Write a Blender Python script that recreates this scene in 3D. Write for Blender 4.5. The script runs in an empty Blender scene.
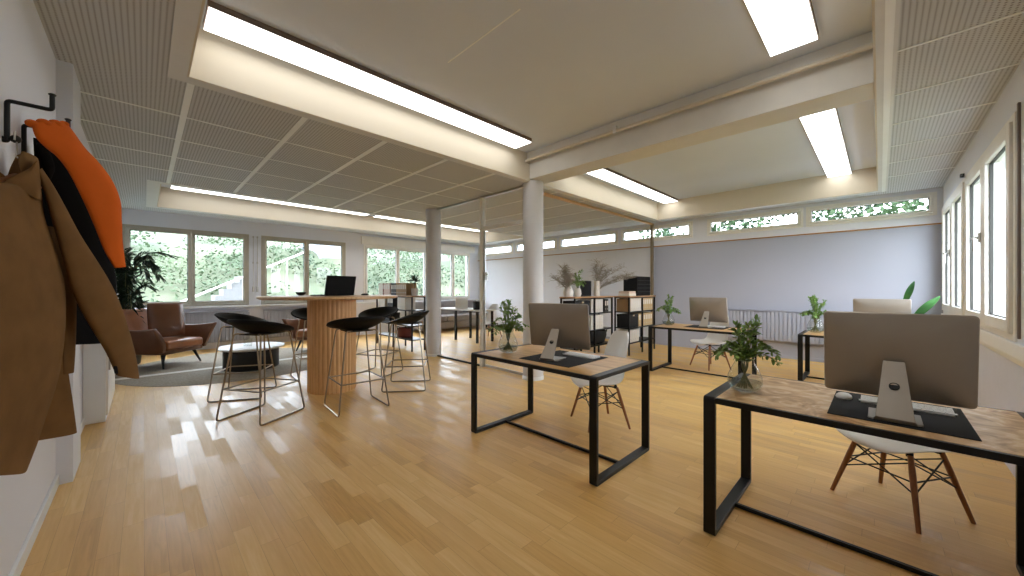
import bpy, bmesh, math, random
from mathutils import Vector, Matrix, noise
random.seed(7)
scene = bpy.context.scene
C = scene.collection
PI = math.pi
R_ = math.radians
S2 = math.sqrt(0.5)
EYE = 1.33                      # camera height
FPX = 368.0                     # focal length in pixels of the 1024 wide frame

# ------------------------------------------------------------------ helpers
def lin(r, g, b):
    f = lambda c: (c/255/12.92) if c/255 <= 0.04045 else ((c/255+0.055)/1.055)**2.4
    return (f(r), f(g), f(b), 1.0)

def nodes(name):
    m = bpy.data.materials.new(name); m.use_nodes = True
    nt = m.node_tree
    return m, nt, nt.nodes['Principled BSDF']

def N(nt, typ, **kw):
    n = nt.nodes.new(typ)
    for k, v in kw.items():
        if k in n.inputs: n.inputs[k].default_value = v
        else: setattr(n, k, v)
    return n

def math_node(nt, op, a, b=None, c=None):
    n = nt.nodes.new('ShaderNodeMath'); n.operation = op
    for i, v in enumerate((a, b, c)):
        if v is None: continue
        if isinstance(v, (int, float)): n.inputs[i].default_value = v
        else: nt.links.new(v, n.inputs[i])
    return n.outputs[0]

def ramp(nt, fac, stops):
    n = nt.nodes.new('ShaderNodeValToRGB')
    e = n.color_ramp.elements
    while len(e) > 1: e.remove(e[-1])
    e[0].position, e[0].color = stops[0]
    for p, c in stops[1:]:
        x = e.new(p); x.color = c
    if fac is not None: nt.links.new(fac, n.inputs[0])
    return n.outputs[0]

def pm(name, rgb, rough=0.5, metal=0.0, var=0.08, scale=6.0, bump=0.0, bscale=60.0, stretch=(1, 1, 1), coat=0.0, spec=0.5):
    """plain procedural material: a base colour with gentle noise variation"""
    m, nt, p = nodes(name)
    c = lin(*rgb)
    tc = N(nt, 'ShaderNodeTexCoord'); mp = N(nt, 'ShaderNodeMapping'); mp.inputs['Scale'].default_value = stretch
    nt.links.new(tc.outputs['Object'], mp.inputs['Vector'])
    nz = N(nt, 'ShaderNodeTexNoise', Scale=scale, Detail=4.0)
    nt.links.new(mp.outputs[0], nz.inputs['Vector'])
    lo = tuple(x*(1-var) for x in c[:3])+(1,); hi = tuple(min(1, x*(1+var)) for x in c[:3])+(1,)
    nt.links.new(ramp(nt, nz.outputs['Fac'], [(0.3, lo), (0.7, hi)]), p.inputs['Base Color'])
    p.inputs['Roughness'].default_value = rough; p.inputs['Metallic'].default_value = metal
    p.inputs['Specular IOR Level'].default_value = spec
    if coat: p.inputs['Coat Weight'].default_value = coat
    if bump:
        n2 = N(nt, 'ShaderNodeTexNoise', Scale=bscale, Detail=3.0)
        nt.links.new(mp.outputs[0], n2.inputs['Vector'])
        b = N(nt, 'ShaderNodeBump', Strength=bump, Distance=0.004)
        nt.links.new(n2.outputs['Fac'], b.inputs['Height']); nt.links.new(b.outputs[0], p.inputs['Normal'])
    return m

def wood(name, dark, light, rough=0.4, scale=4.0, stretch=(1, 12, 12), flutes=False):
    m, nt, p = nodes(name)
    tc = N(nt, 'ShaderNodeTexCoord'); mp = N(nt, 'ShaderNodeMapping'); mp.inputs['Scale'].default_value = stretch
    nt.links.new(tc.outputs['Object'], mp.inputs['Vector'])
    nz = N(nt, 'ShaderNodeTexNoise', Scale=scale, Detail=6.0, Distortion=0.6)
    nt.links.new(mp.outputs[0], nz.inputs['Vector'])
    nt.links.new(ramp(nt, nz.outputs['Fac'], [(0.3, lin(*dark)), (0.7, lin(*light))]), p.inputs['Base Color'])
    p.inputs['Roughness'].default_value = rough
    return m

def glass(name, tint=(1, 1, 1), refl=0.6, base=0.03):
    m = bpy.data.materials.new(name); m.use_nodes = True; nt = m.node_tree; nt.nodes.clear()
    out = N(nt, 'ShaderNodeOutputMaterial'); mix = N(nt, 'ShaderNodeMixShader')
    tr = N(nt, 'ShaderNodeBsdfTransparent'); tr.inputs[0].default_value = (*tint, 1)
    gl = N(nt, 'ShaderNodeBsdfGlossy', Roughness=0.02)
    lw = N(nt, 'ShaderNodeLayerWeight', Blend=0.5)
    nz = N(nt, 'ShaderNodeTexNoise', Scale=3.0)
    f = math_node(nt, 'ADD', math_node(nt, 'MULTIPLY', math_node(nt, 'POWER', lw.outputs['Facing'], 5.0), refl*0.6), 0.022*refl)
    f = math_node(nt, 'ADD', f, math_node(nt, 'MULTIPLY', nz.outputs['Fac'], base*0.2))
    nt.links.new(f, mix.inputs[0]); nt.links.new(tr.outputs[0], mix.inputs[1]); nt.links.new(gl.outputs[0], mix.inputs[2])
    nt.links.new(mix.outputs[0], out.inputs[0])
    return m

class MB:
    """collects shapes into one mesh"""
    def __init__(s): s.bm = bmesh.new()
    def face(s, pts):
        try: return s.bm.faces.new([s.bm.verts.new(p) for p in pts])
        except ValueError: return None
    def box(s, x0, x1, y0, y1, z0, z1, M=None):
        P = [Vector((x, y, z)) for z in (z0, z1) for y in (y0, y1) for x in (x0, x1)]
        if M: P = [M @ p for p in P]
        v = [s.bm.verts.new(p) for p in P]
        for f in ((0, 2, 3, 1), (4, 5, 7, 6), (0, 1, 5, 4), (2, 6, 7, 3), (0, 4, 6, 2), (1, 3, 7, 5)):
            s.bm.faces.new([v[i] for i in f])
        return s
    def loft(s, rings, cap=True, closed=False):
        vs = [[s.bm.verts.new(p) for p in r] for r in rings]
        n = len(rings[0]); pairs = list(zip(vs[:-1], vs[1:]))
        if closed: pairs.append((vs[-1], vs[0]))
        for a, b in pairs:
            for i in range(n):
                s.bm.faces.new((a[i], a[(i+1) % n], b[(i+1) % n], b[i]))
        if cap and not closed:
            s.bm.faces.new(vs[0][::-1]); s.bm.faces.new(vs[-1])
        return s
    def tube(s, pts, r, n=8, closed=False):
        pts = [Vector(p) for p in pts]; rings = []; m = len(pts)
        up = None
        for i, p in enumerate(pts):
            if closed: t = pts[(i+1) % m]-pts[i-1]
            else: t = pts[min(i+1, m-1)]-pts[max(i-1, 0)]
            t.normalize()
            if up is None: up = Vector((0, 0, 1)) if abs(t.z) < 0.9 else Vector((1, 0, 0))
            a = t.cross(up).normalized(); b = a.cross(t).normalized(); up = b
            rr = r[i] if isinstance(r, (list, tuple)) else r
            rings.append([p+a*rr*math.cos(2*PI*k/n)+b*rr*math.sin(2*PI*k/n) for k in range(n)])
        return s.loft(rings, closed=closed)
    def lathe(s, prof, n=28, c=(0, 0, 0), sx=1.0, sy=1.0):
        c = Vector(c); rings = []
        for r, z in prof:
            r = max(r, 1e-4)
            rings.append([c+Vector((r*sx*math.cos(2*PI*k/n), r*sy*math.sin(2*PI*k/n), z)) for k in range(n)])
        return s.loft(rings)
    def prism(s, poly, d0, d1, fn):
        """poly: 2D outline; fn(a, b, d) gives the 3D point"""
        a = [s.bm.verts.new(fn(x, y, d0)) for x, y in poly]; b = [s.bm.verts.new(fn(x, y, d1)) for x, y in poly]
        n = len(poly)
        s.bm.faces.new(a[::-1]); s.bm.faces.new(b)
        for i in range(n): s.bm.faces.new((a[i], a[(i+1) % n], b[(i+1) % n], b[i]))
        return s
    def grid(s, rows):
        vs = [[s.bm.verts.new(p) for p in r] for r in rows]
        for a, b in zip(vs[:-1], vs[1:]):
            for i in range(len(a)-1): s.bm.faces.new((a[i], a[i+1], b[i+1], b[i]))
        return s
    def ball(s, c, r, n=12, sx=1, sy=1, sz=1):
        prof = [(math.sin(PI*i/8)*r, -math.cos(PI*i/8)*r*sz) for i in range(9)]
        return s.lathe(prof, n, c, sx, sy)
    def build(s, name, mat, parent=None, smooth=False, bevel=0.0, sub=0, solid=0.0, world=False, angle=40):
        if world and parent is not None:
            M = Matrix.Identity(4); q = parent
            while q is not None:
                M = Matrix.Translation(q.location) @ q.rotation_euler.to_matrix().to_4x4() @ M; q = q.parent
            s.bm.transform(M.inverted())
        bmesh.ops.recalc_face_normals(s.bm, faces=s.bm.faces)
        me = bpy.data.meshes.new(name); s.bm.to_mesh(me); s.bm.free()
        o = bpy.data.objects.new(name, me); C.objects.link(o)
        me.materials.append(mat)
        if parent is not None: o.parent = parent
        if solid:
            md = o.modifiers.new('solid', 'SOLIDIFY'); md.thickness = solid; md.offset = 0
        if bevel:
            md = o.modifiers.new('bevel', 'BEVEL'); md.width = bevel; md.segments = 3; md.limit_method = 'ANGLE'; md.angle_limit = R_(angle)
        if sub:
            md = o.modifiers.new('sub', 'SUBSURF'); md.levels = sub; md.render_levels = sub
        if smooth or bevel:
            for f in me.polygons: f.use_smooth = True
            if not sub:
                try: me.set_sharp_from_angle(angle=R_(angle))
                except Exception: pass
        return o

def thing(name, label, cat, loc=(0, 0, 0), rz=0.0, group=None):
    o = bpy.data.objects.new(name, None); C.objects.link(o)
    o.empty_display_size = 0.1
    o.location = loc; o.rotation_euler = (0, 0, rz)
    o['label'] = label; o['category'] = cat
    if group: o['group'] = group
    return o

def tag(o, label, cat, group=None):
    o['label'] = label; o['category'] = cat
    if group: o['group'] = group
    return o

def place(o, loc, rz=0.0):
    o.location = loc; o.rotation_euler = (0, 0, rz); return o

def struct(o, label=None, cat=None):
    o['kind'] = 'structure'
    if label: o['label'] = label
    if cat: o['category'] = cat
    return o

def dup(root, loc, rz, label, group=None):
    def cp(o, parent):
        c = o.copy(); C.objects.link(c)
        if parent is not None: c.parent = parent
        for ch in list(o.children): cp(ch, c)
        return c
    r = cp(root, None)
    r.location = loc; r.rotation_euler = (0, 0, rz); r['label'] = label
    if group: r['group'] = group
    return r

def bez(pts, n=8):
    """smooth polyline through points (Catmull-Rom)"""
    P = [Vector(p) for p in pts]; out = []
    for i in range(len(P)-1):
        p0, p1, p2, p3 = P[max(i-1, 0)], P[i], P[i+1], P[min(i+2, len(P)-1)]
        for k in range(n):
            t = k/n
            out.append(0.5*((2*p1)+(p2-p0)*t+(2*p0-5*p1+4*p2-p3)*t*t+(3*p1-p0-3*p2+p3)*t**3))
    out.append(P[-1]); return out

def rounded(pts, r, n=4, closed=False):
    """polyline with filleted corners"""
    P = [Vector(p) for p in pts]; m = len(P); out = []
    for i, p in enumerate(P):
        if not closed and i in (0, m-1): out.append(p); continue
        a = P[i-1]-p; b = P[(i+1) % m]-p
        rr = min(r, a.length*0.45, b.length*0.45)
        a = p+a.normalized()*rr; b = p+b.normalized()*rr
        for k in range(n+1):
            t = k/n; out.append(a*(1-t)**2+p*2*t*(1-t)+b*t*t)
    return out

# ------------------------------------------------------------------ materials
def floor_material():
    m, nt, p = nodes('oak_parquet')
    tc = N(nt, 'ShaderNodeTexCoord'); sp = N(nt, 'ShaderNodeSeparateXYZ')
    nt.links.new(tc.outputs['Object'], sp.inputs[0])
    x, y = sp.outputs[0], sp.outputs[1]
    row = math_node(nt, 'FLOOR', math_node(nt, 'DIVIDE', y, 0.085))
    w1 = N(nt, 'ShaderNodeTexWhiteNoise', noise_dimensions='1D'); nt.links.new(row, w1.inputs['W'])
    xs = math_node(nt, 'ADD', x, math_node(nt, 'MULTIPLY', w1.outputs['Value'], 3.0))
    col = math_node(nt, 'FLOOR', math_node(nt, 'DIVIDE', xs, 0.62))
    cb = N(nt, 'ShaderNodeCombineXYZ'); nt.links.new(row, cb.inputs[0]); nt.links.new(col, cb.inputs[1])
    w2 = N(nt, 'ShaderNodeTexWhiteNoise', noise_dimensions='2D'); nt.links.new(cb.outputs[0], w2.inputs['Vector'])
    rnd = w2.outputs['Value']
    # grain, stretched along the board and shifted per board
    mp = N(nt, 'ShaderNodeCombineXYZ')
    nt.links.new(math_node(nt, 'ADD', math_node(nt, 'MULTIPLY', x, 1.6), math_node(nt, 'MULTIPLY', rnd, 40.0)), mp.inputs[0])
    nt.links.new(math_node(nt, 'MULTIPLY', y, 26.0), mp.inputs[1])
    gr = N(nt, 'ShaderNodeTexNoise', Scale=1.6, Detail=6.0, Distortion=1.2); nt.links.new(mp.outputs[0], gr.inputs['Vector'])
    fac = math_node(nt, 'ADD', math_node(nt, 'MULTIPLY', rnd, 0.40), math_node(nt, 'MULTIPLY', gr.outputs['Fac'], 0.60))
    c = ramp(nt, fac, [(0.12, lin(186, 142, 76)), (0.40, lin(212, 168, 98)), (0.60, lin(220, 179, 110)), (0.88, lin(234, 200, 138))])
    fy = math_node(nt, 'FRACT', math_node(nt, 'DIVIDE', y, 0.085)); fx = math_node(nt, 'FRACT', math_node(nt, 'DIVIDE', xs, 0.62))
    seam = math_node(nt, 'MAXIMUM', math_node(nt, 'LESS_THAN', fy, 0.022), math_node(nt, 'LESS_THAN', fx, 0.004))
    mx = N(nt, 'ShaderNodeMix', data_type='RGBA'); mx.blend_type = 'MULTIPLY'
    nt.links.new(math_node(nt, 'MULTIPLY', seam, 0.45), mx.inputs[0]); nt.links.new(c, mx.inputs[6]); mx.inputs[7].default_value = (0.45, 0.33, 0.22, 1)
    nt.links.new(mx.outputs[2], p.inputs['Base Color'])
    nt.links.new(math_node(nt, 'ADD', math_node(nt, 'MULTIPLY', rnd, 0.26), 0.29), p.inputs['Roughness'])
    b = N(nt, 'ShaderNodeBump', Strength=0.12, Distance=0.003); nt.links.new(gr.outputs['Fac'], b.inputs['Height']); nt.links.new(b.outputs[0], p.inputs['Normal'])
    p.inputs['Specular IOR Level'].default_value = 0.5
    return m

def perforated_material():
    m, nt, p = nodes('perforated_ceiling_panel')
    tc = N(nt, 'ShaderNodeTexCoord'); sp = N(nt, 'ShaderNodeSeparateXYZ'); nt.links.new(tc.outputs['Object'], sp.inputs[0])
    d = []
    for k in (0, 1):
        f = math_node(nt, 'SUBTRACT', math_node(nt, 'FRACT', math_node(nt, 'DIVIDE', sp.outputs[k], 0.026)), 0.5)
        d.append(math_node(nt, 'MULTIPLY', f, f))
    r = math_node(nt, 'SQRT', math_node(nt, 'ADD', d[0], d[1]))
    nz = N(nt, 'ShaderNodeTexNoise', Scale=0.8)
    c = ramp(nt, r, [(0.16, lin(128, 129, 128)), (0.30, lin(212, 216, 220))])
    mx = N(nt, 'ShaderNodeMix', data_type='RGBA'); mx.blend_type = 'MULTIPLY'; mx.inputs[0].default_value = 0.12
    nt.links.new(c, mx.inputs[6]); nt.links.new(nz.outputs['Fac'], mx.inputs[7])
    nt.links.new(mx.outputs[2], p.inputs['Base Color'])
    p.inputs['Roughness'].default_value = 0.7
    return m

def emit_material(name, rgb, strength):
    m = bpy.data.materials.new(name); m.use_nodes = True; nt = m.node_tree; nt.nodes.clear()
    out = N(nt, 'ShaderNodeOutputMaterial'); e = N(nt, 'ShaderNodeEmission', Strength=strength); e.inputs[0].default_value = (*rgb, 1)
    nt.links.new(e.outputs[0], out.inputs[0]); return m

def travertine_material():
    m, nt, p = nodes('pale_veined_tabletop')
    tc = N(nt, 'ShaderNodeTexCoord'); mp = N(nt, 'ShaderNodeMapping'); mp.inputs['Scale'].default_value = (1.0, 1.15, 1); mp.inputs['Rotation'].default_value = (0, 0, 0.5)
    nt.links.new(tc.outputs['Object'], mp.inputs[0])
    nz = N(nt, 'ShaderNodeTexNoise', Scale=6.0, Detail=9.0, Distortion=2.6); nt.links.new(mp.outputs[0], nz.inputs['Vector'])
    nt.links.new(ramp(nt, nz.outputs['Fac'], [(0.32, lin(172, 132, 88)), (0.46, lin(200, 160, 112)), (0.56, lin(214, 178, 130)), (0.68, lin(230, 206, 170))]), p.inputs['Base Color'])
    p.inputs['Roughness'].default_value = 0.4; p.inputs['Specular IOR Level'].default_value = 0.3
    return m

def leaf_material(name, a, b, scale=14.0, rough=0.5):
    m, nt, p = nodes(name)
    tc = N(nt, 'ShaderNodeTexCoord'); nz = N(nt, 'ShaderNodeTexNoise', Scale=scale, Detail=2.0)
    nt.links.new(tc.outputs['Object'], nz.inputs['Vector'])
    nt.links.new(ramp(nt, nz.outputs['Fac'], [(0.3, lin(*a)), (0.7, lin(*b))]), p.inputs['Base Color'])
    p.inputs['Roughness'].default_value = rough
    return m

M = {}
M['floor'] = floor_material()
M['perf'] = perforated_material()
M['light'] = emit_material('light_diffuser', (1.0, 0.97, 0.92), 2.3)
M['wall'] = pm('white_wall_paint', (222, 225, 233), 0.7, var=0.02, scale=1.5, bump=0.03)
M['wall_panel'] = pm('pale_lavender_wall', (168, 171, 184), 0.6, var=0.02, scale=1.2, bump=0.02)  # bluer and darker than the wall above the wood rail
M['ceil'] = pm('warm_white_plaster', (216, 224, 236), 0.8, var=0.03, scale=1.0, bump=0.04)
M['lining'] = pm('cream_plaster', (214, 206, 190), 0.8, var=0.03, scale=1.0)
M['ceil2'] = pm('beam_plaster', (218, 217, 212), 0.8, var=0.03)
M['wall_daylit'] = pm('lavender_daylit_wall', (208, 211, 226), 0.6, var=0.02)
M['trim'] = pm('satin_white_trim', (222, 224, 224), 0.5, var=0.02)
M['grid'] = pm('ceiling_grid_metal', (246, 250, 250), 0.4, var=0.02)
M['frame_w'] = pm('white_window_frame', (234, 232, 226), 0.4, var=0.02)
M['frame_backlit'] = pm('taupe_backlit_frame', (176, 170, 156), 0.5, var=0.03)  # taupe frame colour with the backlit darkening put into it
M['strip'] = wood('wood_picture_rail', (150, 104, 52), (180, 132, 74), 0.4)
M['column'] = pm('column_paint', (208, 208, 210), 0.6, var=0.02)
M['radiator'] = pm('radiator_enamel', (168, 172, 186), 0.4, var=0.02)
M['black'] = pm('black_powder_coat', (11, 11, 12), 0.42, var=0.1, spec=0.35)
M['black_m'] = pm('black_matt', (14, 14, 15), 0.7, var=0.15)
M['blackplastic'] = pm('black_shell_plastic', (12, 11, 11), 0.6, var=0.1, spec=0.2)
M['housing'] = pm('light_housing', (118, 104, 98), 0.5, var=0.03)
M['gasket'] = pm('dark_gasket', (70, 70, 68), 0.7)
M['mat'] = pm('desk_mat_felt', (20, 20, 22), 0.9, var=0.15, bump=0.1, bscale=300)
M['rod'] = pm('bronzed_steel_rod', (158, 142, 120), 0.32, metal=0.9, var=0.08)
M['steel'] = pm('brushed_steel', (190, 188, 184), 0.3, metal=0.9, var=0.05)
M['alu'] = pm('anodised_aluminium', (160, 152, 142), 0.42, metal=0.5, var=0.03)
M['white'] = pm('white_plastic', (226, 226, 224), 0.35, var=0.02)
M['screen'] = pm('dark_screen', (10, 10, 12), 0.12, var=0.05)
M['desk_stone'] = travertine_material()
M['desk_oak'] = wood('desk_oak', (176, 132, 78), (216, 174, 114), 0.4, scale=3.0, stretch=(1, 9, 9))
M['bar_oak'] = wood('bar_oak', (198, 154, 104), (222, 182, 134), 0.4, scale=3.0, stretch=(2, 12, 2))
M['bar_ped'] = wood('fluted_oak', (208, 160, 104), (228, 184, 130), 0.45, scale=4.0, stretch=(12, 12, 1))
M['leg_oak'] = wood('chair_leg_walnut', (124, 76, 40), (156, 102, 60), 0.4, scale=6, stretch=(10, 10, 1))
M['shelf_oak'] = wood('shelf_oak', (150, 112, 76), (186, 146, 104), 0.4)
M['leather'] = pm('tan_leather', (152, 94, 54), 0.32, var=0.16, scale=5, bump=0.12, bscale=90)
M['leather_d'] = pm('dark_tan_leather', (106, 66, 40), 0.34, var=0.16, scale=5, bump=0.12, bscale=90)
M['rug'] = pm('grey_wool_rug', (164, 156, 142), 0.95, var=0.2, scale=40, bump=0.3, bscale=200)
M['rug_pale'] = pm('cream_strip', (236, 234, 228), 0.9, var=0.04, scale=40)
M['glass'] = glass('clear_glass')
M['wglass'] = glass('window_glass', refl=0.5)
M['vglass'] = glass('vase_glass', tint=(0.96, 0.97, 0.96), refl=1.0)
M['water'] = glass('vase_water', tint=(0.80, 0.82, 0.80), refl=0.4)
M['leaf'] = leaf_material('olive_leaf', (74, 110, 46), (138, 168, 88))
M['leaf_l'] = leaf_material('fresh_leaf', (74, 116, 46), (136, 170, 90))
M['leaf_d'] = leaf_material('dark_palm_leaf', (14, 30, 18), (38, 62, 38))
M['leaf_b'] = leaf_material('broad_leaf', (34, 88, 40), (70, 128, 62), 5.0)
M['twig'] = pm('dry_grey_twig', (140, 132, 122), 0.8, var=0.2)
M['stem'] = pm('plant_stem', (112, 114, 76), 0.6, var=0.2)
M['pot'] = pm('ceramic_pot', (212, 206, 198), 0.4, var=0.05)
M['pot_d'] = pm('dark_ceramic_pot', (58, 54, 50), 0.5, var=0.1)
M['binder_w'] = pm('white_card_binder', (214, 208, 196), 0.6, var=0.04)
M['binder_t'] = pm('tan_card_binder', (190, 164, 122), 0.65, var=0.06)
M['binder_k'] = pm('charcoal_binder', (48, 44, 42), 0.6, var=0.1)
M['card'] = pm('brown_card_box', (150, 120, 84), 0.7, var=0.08)
M['pink'] = pm('blush_card', (206, 180, 164), 0.7, var=0.05)
M['redbrown'] = pm('red_brown_fabric', (112, 52, 42), 0.8, var=0.12)
M['tan_label'] = pm('kraft_label', (196, 178, 142), 0.7, var=0.05)
M['coat'] = pm('camel_wool', (116, 86, 54), 0.95, var=0.12, scale=9, bump=0.25, bscale=420, spec=0.1)
M['orange'] = pm('orange_fabric', (206, 96, 28), 0.85, var=0.07, scale=6, bump=0.1, bscale=300, spec=0.15)
M['navy'] = pm('black_fabric', (22, 21, 22), 0.95, var=0.15, bump=0.2, bscale=300, spec=0.1)
M['shirt'] = pm('white_cotton', (214, 216, 222), 0.9, var=0.04, bump=0.1, bscale=200)
M['sofa'] = pm('grey_bench_fabric', (150, 146, 146), 0.9, var=0.08)
M['ground'] = leaf_material('lawn', (60, 76, 50), (96, 102, 80), 3.0, 0.9)
M['bank'] = leaf_material('ivy_bank', (50, 62, 44), (92, 96, 76), 0.5, 0.9)
M['ivy'] = leaf_material('ivy_leaf', (26, 52, 30), (78, 96, 66), 0.45, 0.6)
M['hedge'] = leaf_material('hedge_leaf', (32, 62, 36), (88, 110, 72), 0.8, 0.6)
M['concrete'] = pm('pale_concrete', (120, 120, 122), 0.8, var=0.05)
M['blue_wall'] = pm('pale_blue_render', (140, 146, 156), 0.8, var=0.03)
# ------------------------------------------------------------------ room shell
XW, XE, YS, YN, ZC, ZU = -10.35, 0.68, -0.42, 8.6, 2.87, 3.25
T = 0.25
struct(MB().box(XW-T, XE+T, YS-T, YN+T, -0.2, 0.0).build('floor', M['floor']))

def wall_y(name, y0, y1, a0, a1, holes, mat, zt=3.5):
    """wall in the XZ plane with holes (a0, a1, z0, z1) that share one z range"""
    m = MB()
    if not holes: m.box(a0, a1, y0, y1, 0, zt)
    else:
        z0, z1 = holes[0][2:]
        m.box(a0, a1, y0, y1, 0, z0); m.box(a0, a1, y0, y1, z1, zt)
        e = [a0]+[v for h in holes for v in h[:2]]+[a1]
        for i in range(0, len(e), 2):
            if e[i+1]-e[i] > 1e-3: m.box(e[i], e[i+1], y0, y1, z0, z1)
    return struct(m.build(name, mat))
def wall_x(name, x0, x1, a0, a1, holes, mat, zt=3.5):
    m = MB()
    z0, z1 = holes[0][2:]
    m.box(x0, x1, a0, a1, 0, z0); m.box(x0, x1, a0, a1, z1, zt)
    e = [a0]+[v for h in holes for v in h[:2]]+[a1]
    for i in range(0, len(e), 2):
        if e[i+1]-e[i] > 1e-3: m.box(x0, x1, e[i], e[i+1], z0, z1)
    return struct(m.build(name, mat))

WZ0, WZ1 = 0.94, 2.57
WEST = [(-0.30, 1.72), (1.96, 3.90), (4.40, 6.48), (6.74, 8.22)]
EAST = [(4.32, 6.36), (6.42, 8.46)]
NORTH = [(-10.15, -8.55), (-8.45, -6.73), (-6.65, -4.75), (-4.68, -2.93), (-2.64, -1.0), (-0.96, 0.62)]
wall_x('wall_west', XW-T, XW, YS-T, YN+T, [(a, b, WZ0, WZ1) for a, b in WEST], M['wall'])
wall_x('wall_east', XE, XE+T, YS-T, YN+T, [(a, b, 0.95, 2.57) for a, b in EAST], M['wall'])
wall_y('wall_north', YN, YN+T, XW, XE, [(a, b, 2.45, 2.81) for a, b in NORTH], M['wall'])
wall_y('wall_south', YS-T, YS, XW, XE, [], M['wall'])
struct(MB().box(XE-0.01, XE, 0.6, YN-0.02, 0.0, 0.815).build('wall_east_daylit', M['wall_daylit']))  # added thin sheet; its lavender stands in for window light on this wall
struct(MB().box(-3.8, XE-0.002, YN-0.012, YN, 0.0, 2.30).build('wall_north_panel', M['wall_panel']))
struct(MB().box(XW, XE-0.002, YN-0.022, YN, 2.303, 2.325).build('trim_1', M['strip'], bevel=0.003))
struct(MB().box(-4.35, -3.92, YS, -0.345, 0, ZC).build('trim_2', M['wall']))          # pilaster on the coat wall
bs = MB().box(-3.92, XE, YS, YS+0.016, 0, 0.075).box(-5.46, -4.35, YS, YS+0.016, 0, 0.075)
struct(bs.build('baseboard_south', M['trim'], bevel=0.004))
struct(MB().box(-10.0, XE, YN-0.03, YN-0.012, 0, 0.06).build('baseboard_north', M['wall_panel'], bevel=0.004))

# low ceiling: perforated panels around the two recesses, roof slab over the recesses
R1 = (-3.56, -0.02, 0.22, 8.2)
R2 = (-9.65, -7.5, 0.17, 8.2)
cm = MB()
zt = ZU+0.06
for x0, x1, y0, y1 in ((XW, XE, YS, R2[2]), (XW, R2[0], R2[2], 8.2), (R2[1], R1[0], R2[2], 8.2), (R1[1], XE, R2[2], 8.2), (XW, XE, 8.2, YN), (R1[0], R1[1], R2[2], R1[2])):
    cm.box(x0, x1, y0, y1, ZC, zt)
struct(cm.build('ceiling', M['perf']))
struct(MB().box(XW-T, XE+T, YS-T, YN+T, zt, zt+0.2).build('ceiling_roof_slab', M['ceil']))
for nm, R, tl in (('1', R1, 0.10), ('2', R2, 0.14)):
    x0, x1, y0, y1 = R
    # smooth lining of the recess: thin side boards, plaster soffit, flat rim flush under the panels
    m = MB(); t = 0.012
    m.box(x0, x0+t, y0, y1, ZC-0.006, ZU); m.box(x1-t, x1, y0, y1, ZC-0.006, ZU)
    m.box(x0+t, x1-t, y0, y0+t, ZC-0.006, ZU); m.box(x0+t, x1-t, y1-t, y1, ZC-0.006, ZU)
    struct(m.build('trim_recess_lining_'+nm, M['lining']))
    struct(MB().box(x0, x1, y0, y1, ZU, ZU+0.05).build('ceiling_recess_'+nm, M['ceil']))
    m = MB(); w = tl
    m.box(x0-w, x0, y0-w, y1+w, ZC-0.008, ZC-0.001); m.box(x1, x1+w, y0-w, y1+w, ZC-0.008, ZC-0.001)
    m.box(x0, x1, y0-w, y0, ZC-0.008, ZC-0.001); m.box(x0, x1, y1, y1+w, ZC-0.008, ZC-0.001)
    struct(m.build('trim_recess_'+nm, M['trim']))
g = MB()
for y in (0.25, 1.03, 1.79, 2.56, 3.33): g.box(-7.36, -3.66, y-0.022, y+0.022, ZC-0.007, ZC)
for x in (-4.43, -5.15, -5.87, -6.59): g.box(x-0.010, x+0.010, YS, 4.0, ZC-0.005, ZC)
for y in (4.7, 5.5, 6.3, 7.1, 7.9): g.box(-7.36, -3.66, y-0.01, y+0.01, ZC-0.005, ZC)
for y in (2.7, 3.46, 4.24, 4.98, 5.75, 6.5, 7.3): g.box(0.08, XE, y-0.008, y+0.008, ZC-0.005, ZC)
g.box(0.02, 0.06, 0.2, 8.3, ZC-0.012, ZC-0.008)
g.box(-2.6, -1.75, 1.825, 1.835, ZU-0.003, ZU)
struct(g.build('ceiling_grid', M['grid']))
# beam across the big recess with its cable duct
struct(MB().box(R1[0]+0.012, R1[1]-0.012, 3.90, 4.24, 2.885, ZU).build('ceiling_beam', M['ceil2'], bevel=0.006))
struct(MB().box(R1[0]+0.012, R1[1]-0.012, 3.845, 3.90, 3.16, ZU).build('trim_beam_duct', M['ceil2'], bevel=0.004))
pipe = MB().tube([(R1[0]+0.016, 3.822, 3.13), (R1[1]-0.016, 3.822, 3.13)], 0.02, 10)
pp = pipe.build('conduit_pipe', M['lining'], smooth=True)
tag(pp, 'thin pale conduit pipe running along the ceiling beam', 'pipe')
MB().box(-2.17, -2.13, 3.80, 3.845, 3.10, 3.19).build('pipe_clip', M['trim'], pp, bevel=0.004)

# columns
for i, (x, y) in enumerate(((-6.25, 4.05), (-3.61, 4.05))):
    m = MB().lathe([(0.15, 0), (0.15, ZC+0.01)], 40)
    o = m.build('column', M['column'], smooth=True); place(o, (x, y, 0))
    struct(o, ('round white column beside the open shelf divider', 'round white column behind the desk with the tilted monitor')[i], 'column')
    C_ = MB().lathe([(0.158, 0), (0.158, 0.04), (0.151, 0.05)], 40).build('base_ring', M['trim'], o, smooth=True)

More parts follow.
